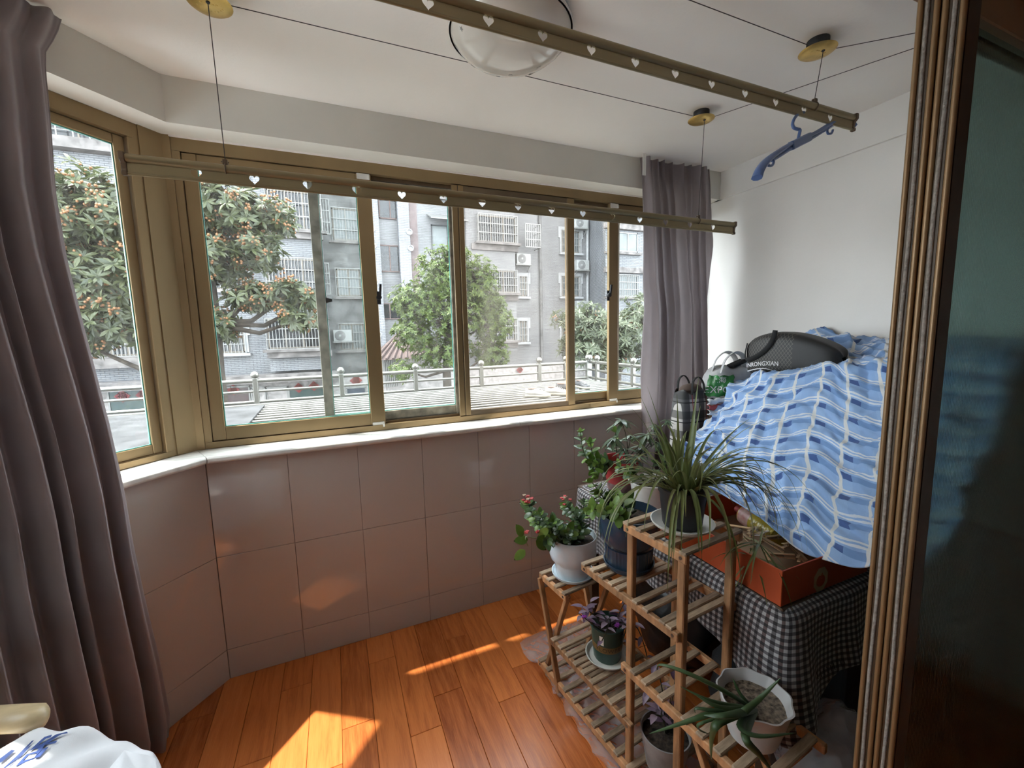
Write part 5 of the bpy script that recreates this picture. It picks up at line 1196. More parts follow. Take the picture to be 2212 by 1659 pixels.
pot_part(ct, sh([(0, 0), (.068, 0), (.072, .005), (.088, .13), (.096, .132), (.099, .142), (.094, .144), (.088, .136), (.07, .09), (0, .085)], Zb), (c.x, c.y, 0), M['pot_clear'])
soil(ct, c, Zb + .10, .082)
sb = Vector((c.x, c.y, Zb + .10))
for px, py, yy in ((1340, 1010, 1.42), (1412, 1000, 1.44), (1445, 985, 1.46), (1360, 1025, 1.40)):
    leafy_stem(ct, bent(sb, atY(px, py, yy), (0, 0, .02)), gap=.03, light=.2, start=.6, sz=.9)
# --- green pot with purple tradescantia
c = rk(-.150, .118, 0); z0 = .2435
sa = tag(MB().lathe(sh([(0, 0), (.070, 0), (.084, .010), (.088, .019), (.084, .019), (.072, .006), (0, .005)], z0), 48, c=(c.x, c.y, 0)).build('saucer', M['saucer_w'], None, smooth=45, base=(c.x, c.y, z0)), 'white saucer under the small dark green pot', 'saucer', 'plant saucers')
tp_ = thing('potted_tradescantia', 'purple striped tradescantia in a dark green pot with a lettered band', 'potted plant', (c.x, c.y, z0 + .0065), 'plants on the rack'); Zb = z0 + .007
prf = [(0, 0), (.052, 0), (.055, .006), (.0665, .135), (.070, .137), (.071, .146), (.067, .147), (.064, .13), (0, .11)]
pot_part(tp_, sh(prf, Zb), (c.x, c.y, 0), M['pot_green'])
rad = lambda z: lerp(.055, .0665, (z - Zb - .006) / .129)
MB().lathe([(rad(Zb + .05) + .0006, Zb + .05), (rad(Zb + .078) + .0006, Zb + .078)], 48, c=(c.x, c.y, 0)).build('label_band', M['band'], tp_, smooth=60)
me = text_mesh('FLOWER', .024, 0, spacing=1.1); a0 = math.atan2(-.83, -.50)
warp(me, lambda v: Vector((c.x + (rad(Zb + .064 + v.y) + .0015) * math.cos(a0 + v.x / .06), c.y + (rad(Zb + .064 + v.y) + .0015) * math.sin(a0 + v.x / .06), Zb + .064 + v.y))); face_mesh('lettering', me, pm('dark_letter_ink', (.05, .03, .012), .6), tp_)
P = [[Vector((c.x + (rad(Zb + h) + .0012) * math.cos(-2.55 + u), c.y + (rad(Zb + h) + .0012) * math.sin(-2.55 + u), Zb + h)) for u in (-.13, 0, .13)] for h in (.085, .105, .125)]
surf('price_label', P, M['saucer_w'], tp_)
soil(tp_, c, Zb + .118, .062)
sb = Vector((c.x, c.y, Zb + .118))
def trad(par, b0, q, bow, n, dd=0):
    pts = bent(b0, q, bow, 8); MB().tube(pts, .002, 6).build('stem', M['stem'], par, smooth=60)
    for k in range(n):
        t = .25 + .75 * k / (n - 1); p = pts[min(8, int(t * 8))]; an = k * 2.5; d = unit(Vector((math.cos(an), math.sin(an), random.uniform(-.3, .8)))); o = put('leaf', trd_me, None, par, p, qdir(d, (0, 0, 1))); s_ = random.uniform(.8, 1.25); o.scale = (s_, s_, s_)
for (px, py, yy, bow, n) in ((1258, 1310, 1.32, (-.02, 0, .02), 8), (1275, 1300, 1.34, (-.01, 0, .02), 6), (1250, 1325, 1.28, (-.02, 0, .02), 6), (1310, 1345, 1.24, (0, 0, .03), 5), (1300, 1385, 1.20, (0, -.02, .04), 5), (1345, 1385, 1.22, (.03, 0, .04), 8), (1362, 1330, 1.32, (.02, 0, .03), 7), (1350, 1300, 1.36, (.02, 0, .03), 5), (1372, 1400, 1.25, (.03, 0, .06), 7), (1398, 1420, 1.22, (.03, 0, .08), 6)):
    trad(tp_, sb + Vector((random.uniform(-.03, .03), random.uniform(-.03, .03), 0)), atY(px, py, yy), bow, n)
flowers(tp_, atY(1263, 1332, 1.27), 3, .006, ('purplef', 'purplef')); flowers(tp_, atY(1332, 1350, 1.24), 3, .006, ('purplef', 'purplef'))
# --- scalloped white pot with aloe
c = rk(-.742, .112, 0); z0 = .4445
ap = thing('potted_aloe', 'sprawling aloe in a white scalloped pot on the low near tier', 'potted plant', (c.x, c.y, z0), 'plants on the rack')
wob = lambda a, z: 1 + .035 * math.sin(a * 9) * max(0, (z - z0 - .07) / .05)
pot_part(ap, sh([(0, 0), (.062, 0), (.064, .006), (.078, .06), (.085, .10), (.092, .118), (.088, .119), (.081, .10), (.072, .075), (0, .07)], z0), (c.x, c.y, 0), M['pot_white'], 72, wob=wob)
soil(ap, c, z0 + .088, .078, 'soil_dry')
def aloe_leaf(pts, r):
    pts = catmull(pts, 6); n = len(pts); mb = MB(); mb.tube(pts, [r * (1 - (k / (n - 1)) ** 2.2) + .0008 for k in range(n)], 8, flat=.55); mb.build('leaf', M['aloe'], ap, smooth=70)
s0 = Vector((c.x - .01, c.y - .01, z0 + .085))
za = lambda px, py, z: atZ(px, py, z)
for pts, r in (([s0, za(1560, 1490, .62), za(1480, 1452, .66), za(1428, 1436, .655), za(1420, 1446, .63)], .0095), ([s0, za(1545, 1540, .60), za(1480, 1560, .60), za(1403, 1585, .58)], .009), ([s0, za(1560, 1530, .60), za(1500, 1500, .63)], .011), ([s0, za(1540, 1515, .60), za(1470, 1483, .62)], .007),
               ([s0, za(1555, 1560, .60), za(1538, 1590, .56), za(1536, 1640, .48)], .011), ([s0, za(1605, 1540, .585), za(1640, 1510, .60), za(1686, 1465, .66)], .009), ([s0, za(1600, 1500, .62), za(1583, 1466, .66)], .0075), ([s0, za(1600, 1570, .60), za(1640, 1590, .60), za(1720, 1583, .585)], .010),
               ([s0, za(1610, 1590, .60), za(1640, 1630, .56), za(1668, 1665, .50)], .010), ([s0, za(1550, 1535, .61), za(1505, 1530, .62), za(1502, 1540, .6)], .006), ([s0, za(1520, 1560, .56), za(1510, 1575, .52), za(1530, 1585, .50)], .004), ([s0, za(1575, 1545, .63), za(1520, 1545, .62)], .012)):
    aloe_leaf(pts, r)
# --- a second tradescantia in a grey pot on the bottom shelf, in the shade
c = rk(-.46, .10, 0); z0 = .0695
gp = thing('shaded_grey_pot', 'grey white plant pot with purple leaves in the shade on the bottom shelf', 'potted plant', (c.x, c.y, z0), 'plants on the rack')
pot_part(gp, sh(wall_pot(.060, .082, .13), z0), (c.x, c.y, 0), pm('grey_white_stained_pot', (.34, .33, .32), .5, var=.25, vscale=8)); soil(gp, c, z0 + .112, .076)
for k in range(7): trad(gp, Vector((c.x, c.y, z0 + .112)), Vector((c.x + random.uniform(-.05, .1), c.y + random.uniform(-.0, .16), z0 + random.uniform(.16, .32))), (.01, 0, .02), 5)
# ================================================================== plastic sheet
def film(name, alpha=.5, rough=.18, col=(.75, .74, .74)):
    m, nt, b, out = nmat(name); L = nt.links
    b.inputs['Base Color'].default_value = c4(col); b.inputs['Roughness'].default_value = rough; b.inputs['Specular IOR Level'].default_value = .8
    tr = N(nt, 'ShaderNodeBsdfTransparent'); mx = N(nt, 'ShaderNodeMixShader'); mx.inputs[0].default_value = alpha; L.new(tr.outputs[0], mx.inputs[1]); L.new(b.outputs[0], mx.inputs[2]); L.new(mx.outputs[0], out.inputs[0])
    tc = N(nt, 'ShaderNodeTexCoord'); vz = N(nt, 'ShaderNodeTexVoronoi'); vz.inputs['Scale'].default_value = 34; L.new(tc.outputs['Object'], vz.inputs['Vector']); bp = N(nt, 'ShaderNodeBump'); bp.inputs['Strength'].default_value = .6; bp.inputs['Distance'].default_value = .01; L.new(vz.outputs['Distance'], bp.inputs['Height']); L.new(bp.outputs[0], b.inputs['Normal'])
    return m
M['film'] = film('crinkled_clear_plastic_sheet', .34, .12)
P = []; random.seed(5)
for i in range(60):
    v = i / 59; row = []
    for j in range(34):
        u = j / 33; y = lerp(1.79, .50, v); xl_ = interp([(.50, .80), (1.1, .775), (1.43, .770), (1.58, .785), (1.70, .735), (1.76, .755), (1.80, .93)], y); xr_ = 1.16
        x = lerp(xl_, xr_, u); edge = math.exp(-u * 14)
        z = .003 + .014 * abs(math.sin(x * 37 + y * 21) * math.sin(y * 33 - x * 17)) + edge * .016 * abs(math.sin(y * 19) + .4 * math.sin(y * 47)) + .006 * random.random()
        row.append(Vector((x + .006 * math.sin(y * 60) * edge, y, z)))
    P.append(row)
po = surf('plastic_sheet', P, M['film'], base=(.95, 1.2, 0)); tag(po, 'crinkled clear plastic sheet on the floor under the plant rack', 'plastic sheet')
# ================================================================== table and what is piled on it
TX0, TX1, TY0, TY1, TZT = 1.15, 2.38, .735, 1.86, .740
M['tablewood'] = pm('dark_brown_table_wood', (0.10, 0.06, 0.035), 0.5, var=.2)
tb = thing('table', 'dark wooden table under the checked cloth', 'table', ((TX0 + TX1) / 2, (TY0 + TY1) / 2, 0))
MB().box(TX0, TX1, TY0, TY1, TZT - .03, TZT).build('table_top', M['tablewood'], tb, bevel=.004)
for x in (TX0 + .06, TX1 - .05):
    for y in (TY0 + .06, TY1 - .06): MB().box(x - .025, x + .025, y - .025, y + .025, 0, TZT - .03).build('leg', M['tablewood'], tb, bevel=.003)
MB().box(TX0 + .05, TX1 - .05, TY0 + .05, TY0 + .07, TZT - .10, TZT - .03).build('apron', M['tablewood'], tb)
def stripes(nt, coord, period, duty, phase=0.0):
    fr = mth(nt, 'FRACT', mth(nt, 'ADD', mth(nt, 'DIVIDE', coord, period), phase)); return mth(nt, 'LESS_THAN', fr, duty)
def uvsep(nt):
    u = N(nt, 'ShaderNodeUVMap'); u.uv_map = 'cloth'; s = N(nt, 'ShaderNodeSeparateXYZ'); nt.links.new(u.outputs[0], s.inputs[0]); return s.outputs[0], s.outputs[1]
def fabric_finish(m, nt, b, col, rough=.9, bs=900):
    L = nt.links; L.new(col, b.inputs['Base Color']); b.inputs['Roughness'].default_value = rough; b.inputs['Sheen Weight'].default_value = .15
    tc = N(nt, 'ShaderNodeTexCoord'); nz = N(nt, 'ShaderNodeTexNoise'); nz.inputs['Scale'].default_value = bs; L.new(tc.outputs['Object'], nz.inputs['Vector'])
    bp = N(nt, 'ShaderNodeBump'); bp.inputs['Strength'].default_value = .15; bp.inputs['Distance'].default_value = .001; L.new(nz.outputs['Fac'], bp.inputs['Height']); L.new(bp.outputs[0], b.inputs['Normal'])
def gingham():
    m, nt, b, out = nmat('grey_brown_gingham_cloth'); u, v = uvsep(nt)
    a = stripes(nt, u, .019, .5); c = stripes(nt, v, .019, .5, .25); a2 = stripes(nt, u, .038, .5)
    base = mixc(nt, a, (.42, .41, .41), mixc(nt, a2, (.11, .105, .11), (.12, .085, .08)))
    dark = mixc(nt, a, (.12, .112, .12), (.022, .019, .020))
    fabric_finish(m, nt, b, mixc(nt, c, base, dark)); return m
M['gingham'] = gingham()
# cloth: edge path far -> corner -> along the left side -> corner -> along the front
path = [(1.62, 1.865), (1.40, 1.865), (1.24, 1.865), (1.165, 1.862), (1.138, 1.83)] + [(1.138, 1.83 - .07 * k) for k in range(1, 16)] + [(1.138, .745), (1.150, .722)] + [(1.20 + .06 * k, .720) for k in range(20)]
hem = []; acc = 0; P = []; prev = None; UV = []
for k, (x, y) in enumerate(path):
    if prev: acc += math.hypot(x - prev[0], y - prev[1])
    prev = (x, y)
    if y > 1.85: nrm = Vector((0, 1, 0))
    elif x < 1.139 and y > .75: nrm = Vector((-1, 0, 0))
    elif y < .73 and x > 1.18: nrm = Vector((0, -1, 0))
    else: nrm = unit((-1, -1 if y < 1 else 1, 0))
    zh = interp([(0, .56), (.45, .50), (.62, .46), (.9, .50), (1.2, .56), (1.40, .55), (1.52, .47), (1.60, .36), (1.72, .40), (1.82, .50), (2.2, .53), (3.2, .54)], acc)
    col = []; uvs = []
    inn = Vector((x, y, TZT + .0035)) - nrm * .55
    inn.x = min(max(inn.x, TX0), TX1 - .02); inn.y = min(max(inn.y, TY0), TY1)
    for i in range(5):
        t = i / 4; q = inn.lerp(Vector((x, y, TZT + .0035)), t); col.append(q); uvs.append((acc, -.55 * (1 - t)))
    for i in range(1, 15):
        t = i / 14; z = lerp(TZT, zh, t); f = (.020 * math.sin(acc * 24) + .012 * math.sin(acc * 57 + 1) - .003) * t ** .8; cornerf = .05 * math.exp(-((acc - 1.60) / .10) ** 2) * t + .03 * math.exp(-((acc - .50) / .1) ** 2) * t
        out_ = max(.004, .010 + f + .020 * t) + cornerf
        q = Vector((x, y, z)) + nrm * out_; 
        if acc < 1.4 and nrm.x < -.5: q.x = max(q.x, 1.062)
        col.append(q); uvs.append((acc + .01 * math.sin(t * 3), TZT - z))
    P.append(col); UV.append(uvs)
co = surf('tablecloth', P, M['gingham'], thick=.0015, sub=1, uv=lambda i, j: UV[i][j], base=(1.6, 1.3, TZT)); tag(co, 'grey and white gingham cloth hanging over the table edge', 'tablecloth')
fr = MB()
for k in range(60):
    x = lerp(1.24, 2.2, k / 59); fr.tube([(x, .694, .535), (x + .004, .69, .515)], .0014, 4)
fr.build('fringe', M['gingham'], co)
# ---- orange carton
M['carton'] = pm('orange_red_card', (0.52, 0.085, 0.022), 0.55, var=.08, vscale=5); M['carton_in'] = pm('brown_card_inside', (0.30, 0.20, 0.12), 0.9)
M['logo'] = pm('cream_logo_print', (0.55, 0.42, 0.26), 0.6)
BX0, BX1, BY0, BY1, BH = 1.150, 1.58, .742, 1.235, .112; BZ = TZT + .0045
ob = thing('orange_carton', 'open orange red fruit carton with an apple emblem on the table corner', 'box', ((BX0 + BX1) / 2, (BY0 + BY1) / 2, BZ))
for nm, a in (('side_panel', (BX0, BX0 + .005, BY0, BY1, BZ, BZ + BH)), ('side_panel', (BX1 - .005, BX1, BY0, BY1, BZ, BZ + BH)), ('side_panel', (BX0 + .005, BX1 - .005, BY0, BY0 + .005, BZ, BZ + BH)), ('side_panel', (BX0 + .005, BX1 - .005, BY1 - .005, BY1, BZ, BZ + BH))):
    MB().box(*a).build(nm, M['carton'], ob, bevel=.0015)
MB().box(BX0 + .005, BX1 - .005, BY0 + .005, BY1 - .005, BZ, BZ + .004).build('base_panel', M['carton_in'], ob)
lc = atY(1772, 1251, BY0); hexo = [(.042 * math.cos(PI / 8 + k * PI / 4) * .86, .042 * math.sin(PI / 8 + k * PI / 4)) for k in range(8)]
apple = [(.0205 * math.cos(a) * (1 - .12 * math.sin(a)), .020 * math.sin(a) - .003 - .005 * math.exp(-((a - PI / 2) / .35) ** 2)) for a in [2 * PI * k / 28 for k in range(28)]]
stem = [(-.002, .013), (.003, .014), (.008, .024), (.004, .025)]
me = shape2d([hexo, apple], .0); warp(me, lambda v: Vector((lc.x + v.x, BY0 - .0016, lc.z + v.y))); face_mesh('emblem', me, M['logo'], ob)
me = shape2d([stem], .0); warp(me, lambda v: Vector((lc.x + v.x, BY0 - .0018, lc.z + v.y - .004))); face_mesh('emblem_stalk', me, M['carton'], ob)
# clothes pegs
M['pegwood'] = pm('pale_peg_wood', (0.50, 0.34, 0.19), 0.7, var=.2, vscale=20, rnd=.6)
def peg_mesh():
    mb = MB(); mb.hexa([Vector((-.036, -.005, 0)), Vector((.036, -.005, .0035)), Vector((.036, .005, .0035)), Vector((-.036, .005, 0)), Vector((-.036, -.005, .003)), Vector((.036, -.005, .0085)), Vector((.036, .005, .0085)), Vector((-.036, .005, .003))])
    return mb.mesh('half', bevel=.0008)
pg = peg_mesh(); spm = MB().tube([Vector((.004 * math.sin(k * .9), -.006 + .012 * k / 14, .008 + .0045 * math.cos(k * .9))) for k in range(15)], .0009, 5).mesh('spring', smooth=60)
random.seed(11)
def peg(loc, rot, label):
    t = bpy.data.objects.new('clothes_peg', None); COL.objects.link(t); t.location = loc; t.rotation_euler = rot; WL[t.name] = Vector(loc); tag(t, label, 'clothes peg', 'wooden pegs in the carton')
    for me_, loc2, r2 in ((pg, (0, 0, 0), (0, 0, 0)), (pg, (0, 0, .0165), (PI, 0, 0)), (spm, (0, 0, 0), (0, 0, 0))):
        o = bpy.data.objects.new(me_.name, me_); COL.objects.link(o); o.parent = t; o.location = loc2; o.rotation_euler = r2; WL[o.name] = Vector(loc)
        if not me_.materials: me_.materials.append(M['pegwood'] if me_ is pg else M['steel'])
    return t
pl = 'pale wooden spring clothes peg lying in the orange carton'
for (px, py, z, yaw, tilt) in ((1668, 1180, .825, 1.9, -.3), (1622, 1150, .835, .4, .1), (1640, 1160, .83, 2.9, 0), (1700, 1182, .825, .2, .2), (1655, 1200, .80, .9, 0), (1690, 1205, .80, 2.3, .1), (1720, 1195, .81, 1.5, -.5), (1610, 1165, .82, 1.2, 0), (1680, 1165, .83, 2.6, .15), (1710, 1175, .825, .8, 0), (1635, 1180, .80, 0.1, 0), (1600, 1145, .83, 2.2, 0), (1730, 1205, .80, .4, 0), (1662, 1145, .835, 1.1, 0)):
    q = atZ(px, py, z); q.x = max(q.x, BX0 + .045); q.y = max(q.y, BY0 + .045); peg(tuple(q), (random.uniform(-.3, .3), tilt, yaw), pl)
# oil bottle lying in the carton
M['oil'] = pm('yellow_oil_in_plastic', (0.45, 0.34, 0.05), 0.12, var=.1, transl=.3); M['maroonlab'] = pm('maroon_label_print', (0.15, 0.035, 0.035), 0.4, var=.6, vscale=40, vcol=(.4, .3, .25))
p0 = atZ(1606, 1108, .845); p1 = atZ(1690, 1165, .825); ax = unit(p1 - p0)
bo = thing('oil_bottle', 'ribbed plastic bottle of yellow oil lying in the orange carton', 'bottle', tuple((p0 + p1) / 2 + Vector((0, 0, -.04))))
n = 26; mb = MB(); mb.tube([p0.lerp(p1, k / n) for k in range(n + 1)], [.022 if k == 0 else .038 + (.0022 if k % 3 == 0 and k > 9 else 0) - (.012 if k > n - 2 else 0) for k in range(n + 1)], 20); mb.build('body', M['oil'], bo, smooth=50)
mb = MB(); mb.tube([p0.lerp(p1, t) for t in (.06, .2, .34)], .0392, 20, cap=False); mb.build('label', M['maroonlab'], bo, smooth=60)
mb = MB(); mb.tube([p0 - ax * .035, p0 - ax * .02, p0], [.013, .013, .02], 14); mb.build('cap', M['red'], bo, smooth=50)
# crumpled clear wrapper
P = [[atZ(1620 + 9 * j, 1128 + 6 * i, .846 + .012 * math.sin(i * 2.1 + j * 1.7)) for j in range(6)] for i in range(6)]
po = surf('plastic_wrapper', P, M['film'], sub=2, base=tuple(P[2][2])); tag(po, 'crumpled clear wrapper between the pegs and the oil bottle', 'wrapper')

# ---- plaid blanket over the heap
def plaid():
    m, nt, b, out = nmat('blue_plaid_cotton'); u, v = uvsep(nt); U0 = .118; V0 = .088
    cu = stripes(nt, u, U0, .105); du = stripes(nt, u, U0, .27, -.13); su = stripes(nt, u, U0, .5, .1)
    cv1 = stripes(nt, v, V0, .075); cv2 = stripes(nt, v, V0, .075, -.14); dv = stripes(nt, v, V0, .26, -.30)
    col = mixc(nt, mth(nt, 'MULTIPLY', su, .35), (.25, .39, .64), (.33, .48, .71))
    col = mixc(nt, mth(nt, 'MULTIPLY', dv, .75), col, (.125, .235, .46))
    col = mixc(nt, mth(nt, 'MULTIPLY', mth(nt, 'MULTIPLY', du, dv), 1.0), col, (.05, .10, .27))
    col = mixc(nt, mth(nt, 'MULTIPLY', mth(nt, 'MAXIMUM', cv1, cv2), .8), col, (.72, .72, .72))
    col = mixc(nt, mth(nt, 'MULTIPLY', cu, .85), col, (.70, .68, .63))
    fabric_finish(m, nt, b, col, .92, 700); return m
M['plaid'] = plaid()
rowsX = [
 (2.44, [(1600, 790), (1680, 770), (1725, 735), (1765, 716), (1840, 728), (1912, 726), (2010, 730), (2090, 735)]),
 (2.30, [(1605, 800), (1690, 780), (1745, 755), (1795, 738), (1850, 745), (1915, 745), (2010, 748), (2090, 750)]),
 (2.14, [(1600, 822), (1650, 812), (1715, 808), (1780, 800), (1835, 785), (1905, 772), (2010, 768), (2090, 768)]),
 (1.95, [(1575, 850), (1640, 806), (1715, 797), (1790, 790), (1845, 785), (1905, 779), (2010, 772), (2090, 768)]),
 (1.88, [(1545, 890), (1610, 850), (1695, 838), (1780, 832), (1840, 828), (1902, 822), (2005, 815), (2085, 808)]),
 (1.78, [(1512, 925), (1580, 905), (1672, 900), (1765, 900), (1830, 895), (1898, 888), (2000, 878), (2080, 868)]),
 (1.66, [(1484, 955), (1560, 960), (1655, 968), (1755, 972), (1822, 968), (1894, 960), (1992, 948), (2070, 935)]),
 (1.55, [(1472, 985), (1550, 1008), (1640, 1030), (1742, 1044), (1812, 1040), (1888, 1030), (1985, 1015), (2060, 1000)]),
 (1.46, [(1474, 1005), (1552, 1042), (1632, 1078), (1728, 1102), (1800, 1102), (1880, 1095), (1975, 1075), (2050, 1055)]),
 (1.39, [(1478, 1016), (1558, 1060), (1632, 1102), (1722, 1150), (1795, 1160), (1872, 1160), (1965, 1135), (2040, 1110)]),
 (1.33, [(1481, 1023), (1564, 1070), (1640, 1116), (1724, 1186), (1790, 1212), (1866, 1226), (1955, 1190), (2030, 1160)])]
ctrl = [[atX(px, py, x) for px, py in row] for x, row in rowsX]
for r in ctrl:
    for k, q in enumerate(r): q.y = max(q.y, .50)
dense = [catmull(r, 18) for r in ctrl]; cols = list(zip(*dense)); dense2 = [catmull(list(c_), 15) for c_ in cols]; G = list(zip(*dense2))
m_, n_ = len(G), len(G[0]); G = [[Vector(q) for q in r] for r in G]
au = [[0.0] * n_ for _ in range(m_)]; av = [[0.0] * n_ for _ in range(m_)]
for i in range(m_):
    for j in range(n_):
        if j: au[i][j] = au[i][j - 1] + min(.03, (G[i][j] - G[i][j - 1]).length)
        if i: av[i][j] = av[i - 1][j] + (G[i][j] - G[i - 1][j]).length
def ridge(x): return (1 - abs(2 * (x - math.floor(x)) - 1)) ** 2.2       # sharp crease profile
random.seed(33); CREASE = []
for k in range(46):
    a_ = random.choice((random.uniform(-.5, .5), random.uniform(.9, 1.6), random.uniform(-1.3, -.7))); L_ = random.uniform(.08, .30); cu_, cv_ = random.uniform(0, 1.25), random.uniform(.15, 1.15)
    CREASE.append((cu_, cv_, math.cos(a_), math.sin(a_), L_ / 2, random.uniform(.010, .026), random.uniform(.008, .024) * random.choice((1, 1, -.7))))
def crease(u, v):
    t = 0
    for cu_, cv_, dx, dy, hl, w__, A_ in CREASE:
        x = (u - cu_) * dx + (v - cv_) * dy
        if abs(x) > hl * 2: continue
        y = -(u - cu_) * dy + (v - cv_) * dx + .03 * math.sin(x * 14); e_ = max(0, 1 - (x / (hl * 2)) ** 2) ** 2
        t += A_ * e_ * (math.exp(-(abs(y) / w__) ** 1.3) - .45 * math.exp(-((y - 2.2 * w__) / (1.6 * w__)) ** 2))
    return t
def wr(u, v, f):      # wrinkle field: broad swells, pulled creases, fine puckers
    a = u * 5.2 + 1.1 * math.sin(v * 4.3 + .6) + .35 * math.sin(v * 13); b_ = v * 6.1 + 1.0 * math.sin(u * 5.1) + .5 * math.sin(u * 12 + v * 4)
    c_ = u * 7.5 + v * 6.3 + .8 * math.sin(u * 9 - v * 3); d_ = u * 6.5 - v * 8.2 + .7 * math.sin(v * 11 + u * 2)
    mA = .5 + .5 * math.sin(u * 4 + v * 2.5); mB = .5 + .5 * math.sin(v * 5 - u * 3 + 2); mC = .5 + .5 * math.sin(u * 8 + v * 7 + 1)
    s = .010 * math.sin(7 * u + 5 * v) + .034 * ridge(a) * mA + .020 * ridge(b_) * mB + .013 * ridge(c_) * mC + .012 * ridge(d_) * (1 - mC) + .004 * ridge(u * 21 + 2 * math.sin(v * 17)) + .004 * ridge(v * 19 + u * 8 + 1.5 * math.sin(u * 15)) - .012 + crease(u, v)
    return s * f
H2 = [[None] * n_ for _ in range(m_)]
for i in range(m_):
    for j in range(n_):
        tu = G[i][min(j + 1, n_ - 1)] - G[i][max(j - 1, 0)]; tv = G[min(i + 1, m_ - 1)][j] - G[max(i - 1, 0)][j]; nn = tv.cross(tu)
        if nn.length < 1e-9: nn = Vector((-1, -1, 1))
        nn.normalize()
        if nn.x > 0 and abs(nn.z) < .9: nn = -nn
        if nn.z < -.2: nn = -nn
        f = 1.3 * min(1, (m_ - 1 - i) / 20) if i > m_ / 2 else 1.0
        q = G[i][j] + nn * wr(au[i][j] * 1.0, av[i][j], f); q.x = min(q.x, 2.462); q.y = max(q.y, .49); H2[i][j] = q
bl_ = surf('plaid_blanket', H2, M['plaid'], thick=.004, sub=0, uv=lambda i, j: (au[m_ // 2][j] + .007 * math.sin(av[i][j] * 13) + .004 * math.sin(av[i][j] * 31 + au[i][j] * 9), av[i][j] + .3 + .008 * math.sin(au[i][j] * 11) + .004 * math.sin(au[i][j] * 37)), base=(1.85, 1.1, .86))
tag(bl_, 'crumpled blue plaid blanket thrown over the heap on the table', 'blanket')
# heap under the blanket that it rests on
M['kraft'] = pm('brown_kraft_card', (0.30, 0.20, 0.12), 0.85, var=.1)
# ---- black bag
def quilt():
    m, nt, b, out = nmat('black_quilted_nylon'); L = nt.links; tc = N(nt, 'ShaderNodeTexCoord'); s = N(nt, 'ShaderNodeSeparateXYZ'); L.new(tc.outputs['Object'], s.inputs[0])
    a = stripes(nt, mth(nt, 'ADD', s.outputs[1], mth(nt, 'MULTIPLY', s.outputs[2], .75)), .0165, .11); c_ = stripes(nt, mth(nt, 'SUBTRACT', s.outputs[1], mth(nt, 'MULTIPLY', s.outputs[2], .75)), .0165, .11)
    far = mth(nt, 'GREATER_THAN', s.outputs[1], -.10)
    col = mixc(nt, mth(nt, 'MULTIPLY', mth(nt, 'MAXIMUM', a, c_), mth(nt, 'MULTIPLY', far, .9)), (.014, .014, .015), (.13, .12, .10)); L.new(col, b.inputs['Base Color']); b.inputs['Roughness'].default_value = .55; return m
M['quilt'] = quilt(); M['webbing'] = pm('black_webbing', (.008, .008, .008), .8); M['whiteink'] = pm('white_print', (.75, .75, .75), .6)
BC = Vector((2.075, 1.40, 1.325))
RG = [(1.562, 1.405, .03, .03), (1.556, 1.405, .078, .062), (1.532, 1.41, .098, .082), (1.45, 1.425, .112, .090), (1.36, 1.43, .110, .090), (1.27, 1.425, .096, .082), (1.19, 1.415, .076, .070), (1.145, 1.41, .056, .055), (1.127, 1.41, .040, .040), (1.122, 1.41, .012, .015)]
bag = thing('black_bag', 'black quilted shopping bag with white lettering lying on the blanket', 'bag', tuple(BC))
P = []
for (y, zc, hz, hx) in RG:
    row = []
    for k in range(29):
        a = 2 * PI * k / 28; cx_, sx_ = math.cos(a), math.sin(a); row.append(Vector((BC.x + hx * math.copysign(abs(cx_) ** .5, cx_), y + .004 * math.sin(5 * a), zc + hz * math.copysign(abs(sx_) ** .5, sx_))))
    P.append(row)
surf('body', P, M['quilt'], bag, sub=1)
def bagx(y, z):
    ys = sorted(RG); zc = interp([(r[0], r[1]) for r in ys], y); hz = interp([(r[0], r[2]) for r in ys], y); hx = interp([(r[0], r[3]) for r in ys], y)
    s = min(.98, abs((z - zc) / hz)); return BC.x - hx * (1 - s ** 4) ** .25 - .004
me = text_mesh('INRONGXIAN', .030, 0, align='LEFT', spacing=1.02, offset=.0004)
warp(me, lambda v: (lambda y, z: Vector((bagx(y, z), y, z)))(1.535 - v.x * .92, 1.362 + v.y + .02 * math.sin(v.x * 9) + .0 * v.x)); face_mesh('lettering', me, M['whiteink'], bag)
P = [[(lambda y, z: Vector((bagx(y, z), y, z)))(1.540 - .19 * t, 1.330 + .034 * math.sin(PI * min(1, t * 1.05)) ** .8 * (.4 + .6 * t) + dz * (1 - .8 * t)) for t in [k / 20 for k in range(21)]] for dz in (-.003, .003)]
surf('swoosh', P, M['whiteink'], bag)
st = [(1.545, 1.48), (1.55, 1.43), (1.54, 1.402), (1.52, 1.395), (1.48, 1.41), (1.44, 1.435), (1.405, 1.47), (1.39, 1.505), (1.385, 1.545)]
cl2 = catmull([Vector((bagx(y, min(z, 1.52)) - .006, y, z)) for y, z in st], 6)
mb = MB(); mb.tube(cl2, .011, 8, flat=.3); mb.build('strap', M['webbing'], bag, smooth=60)
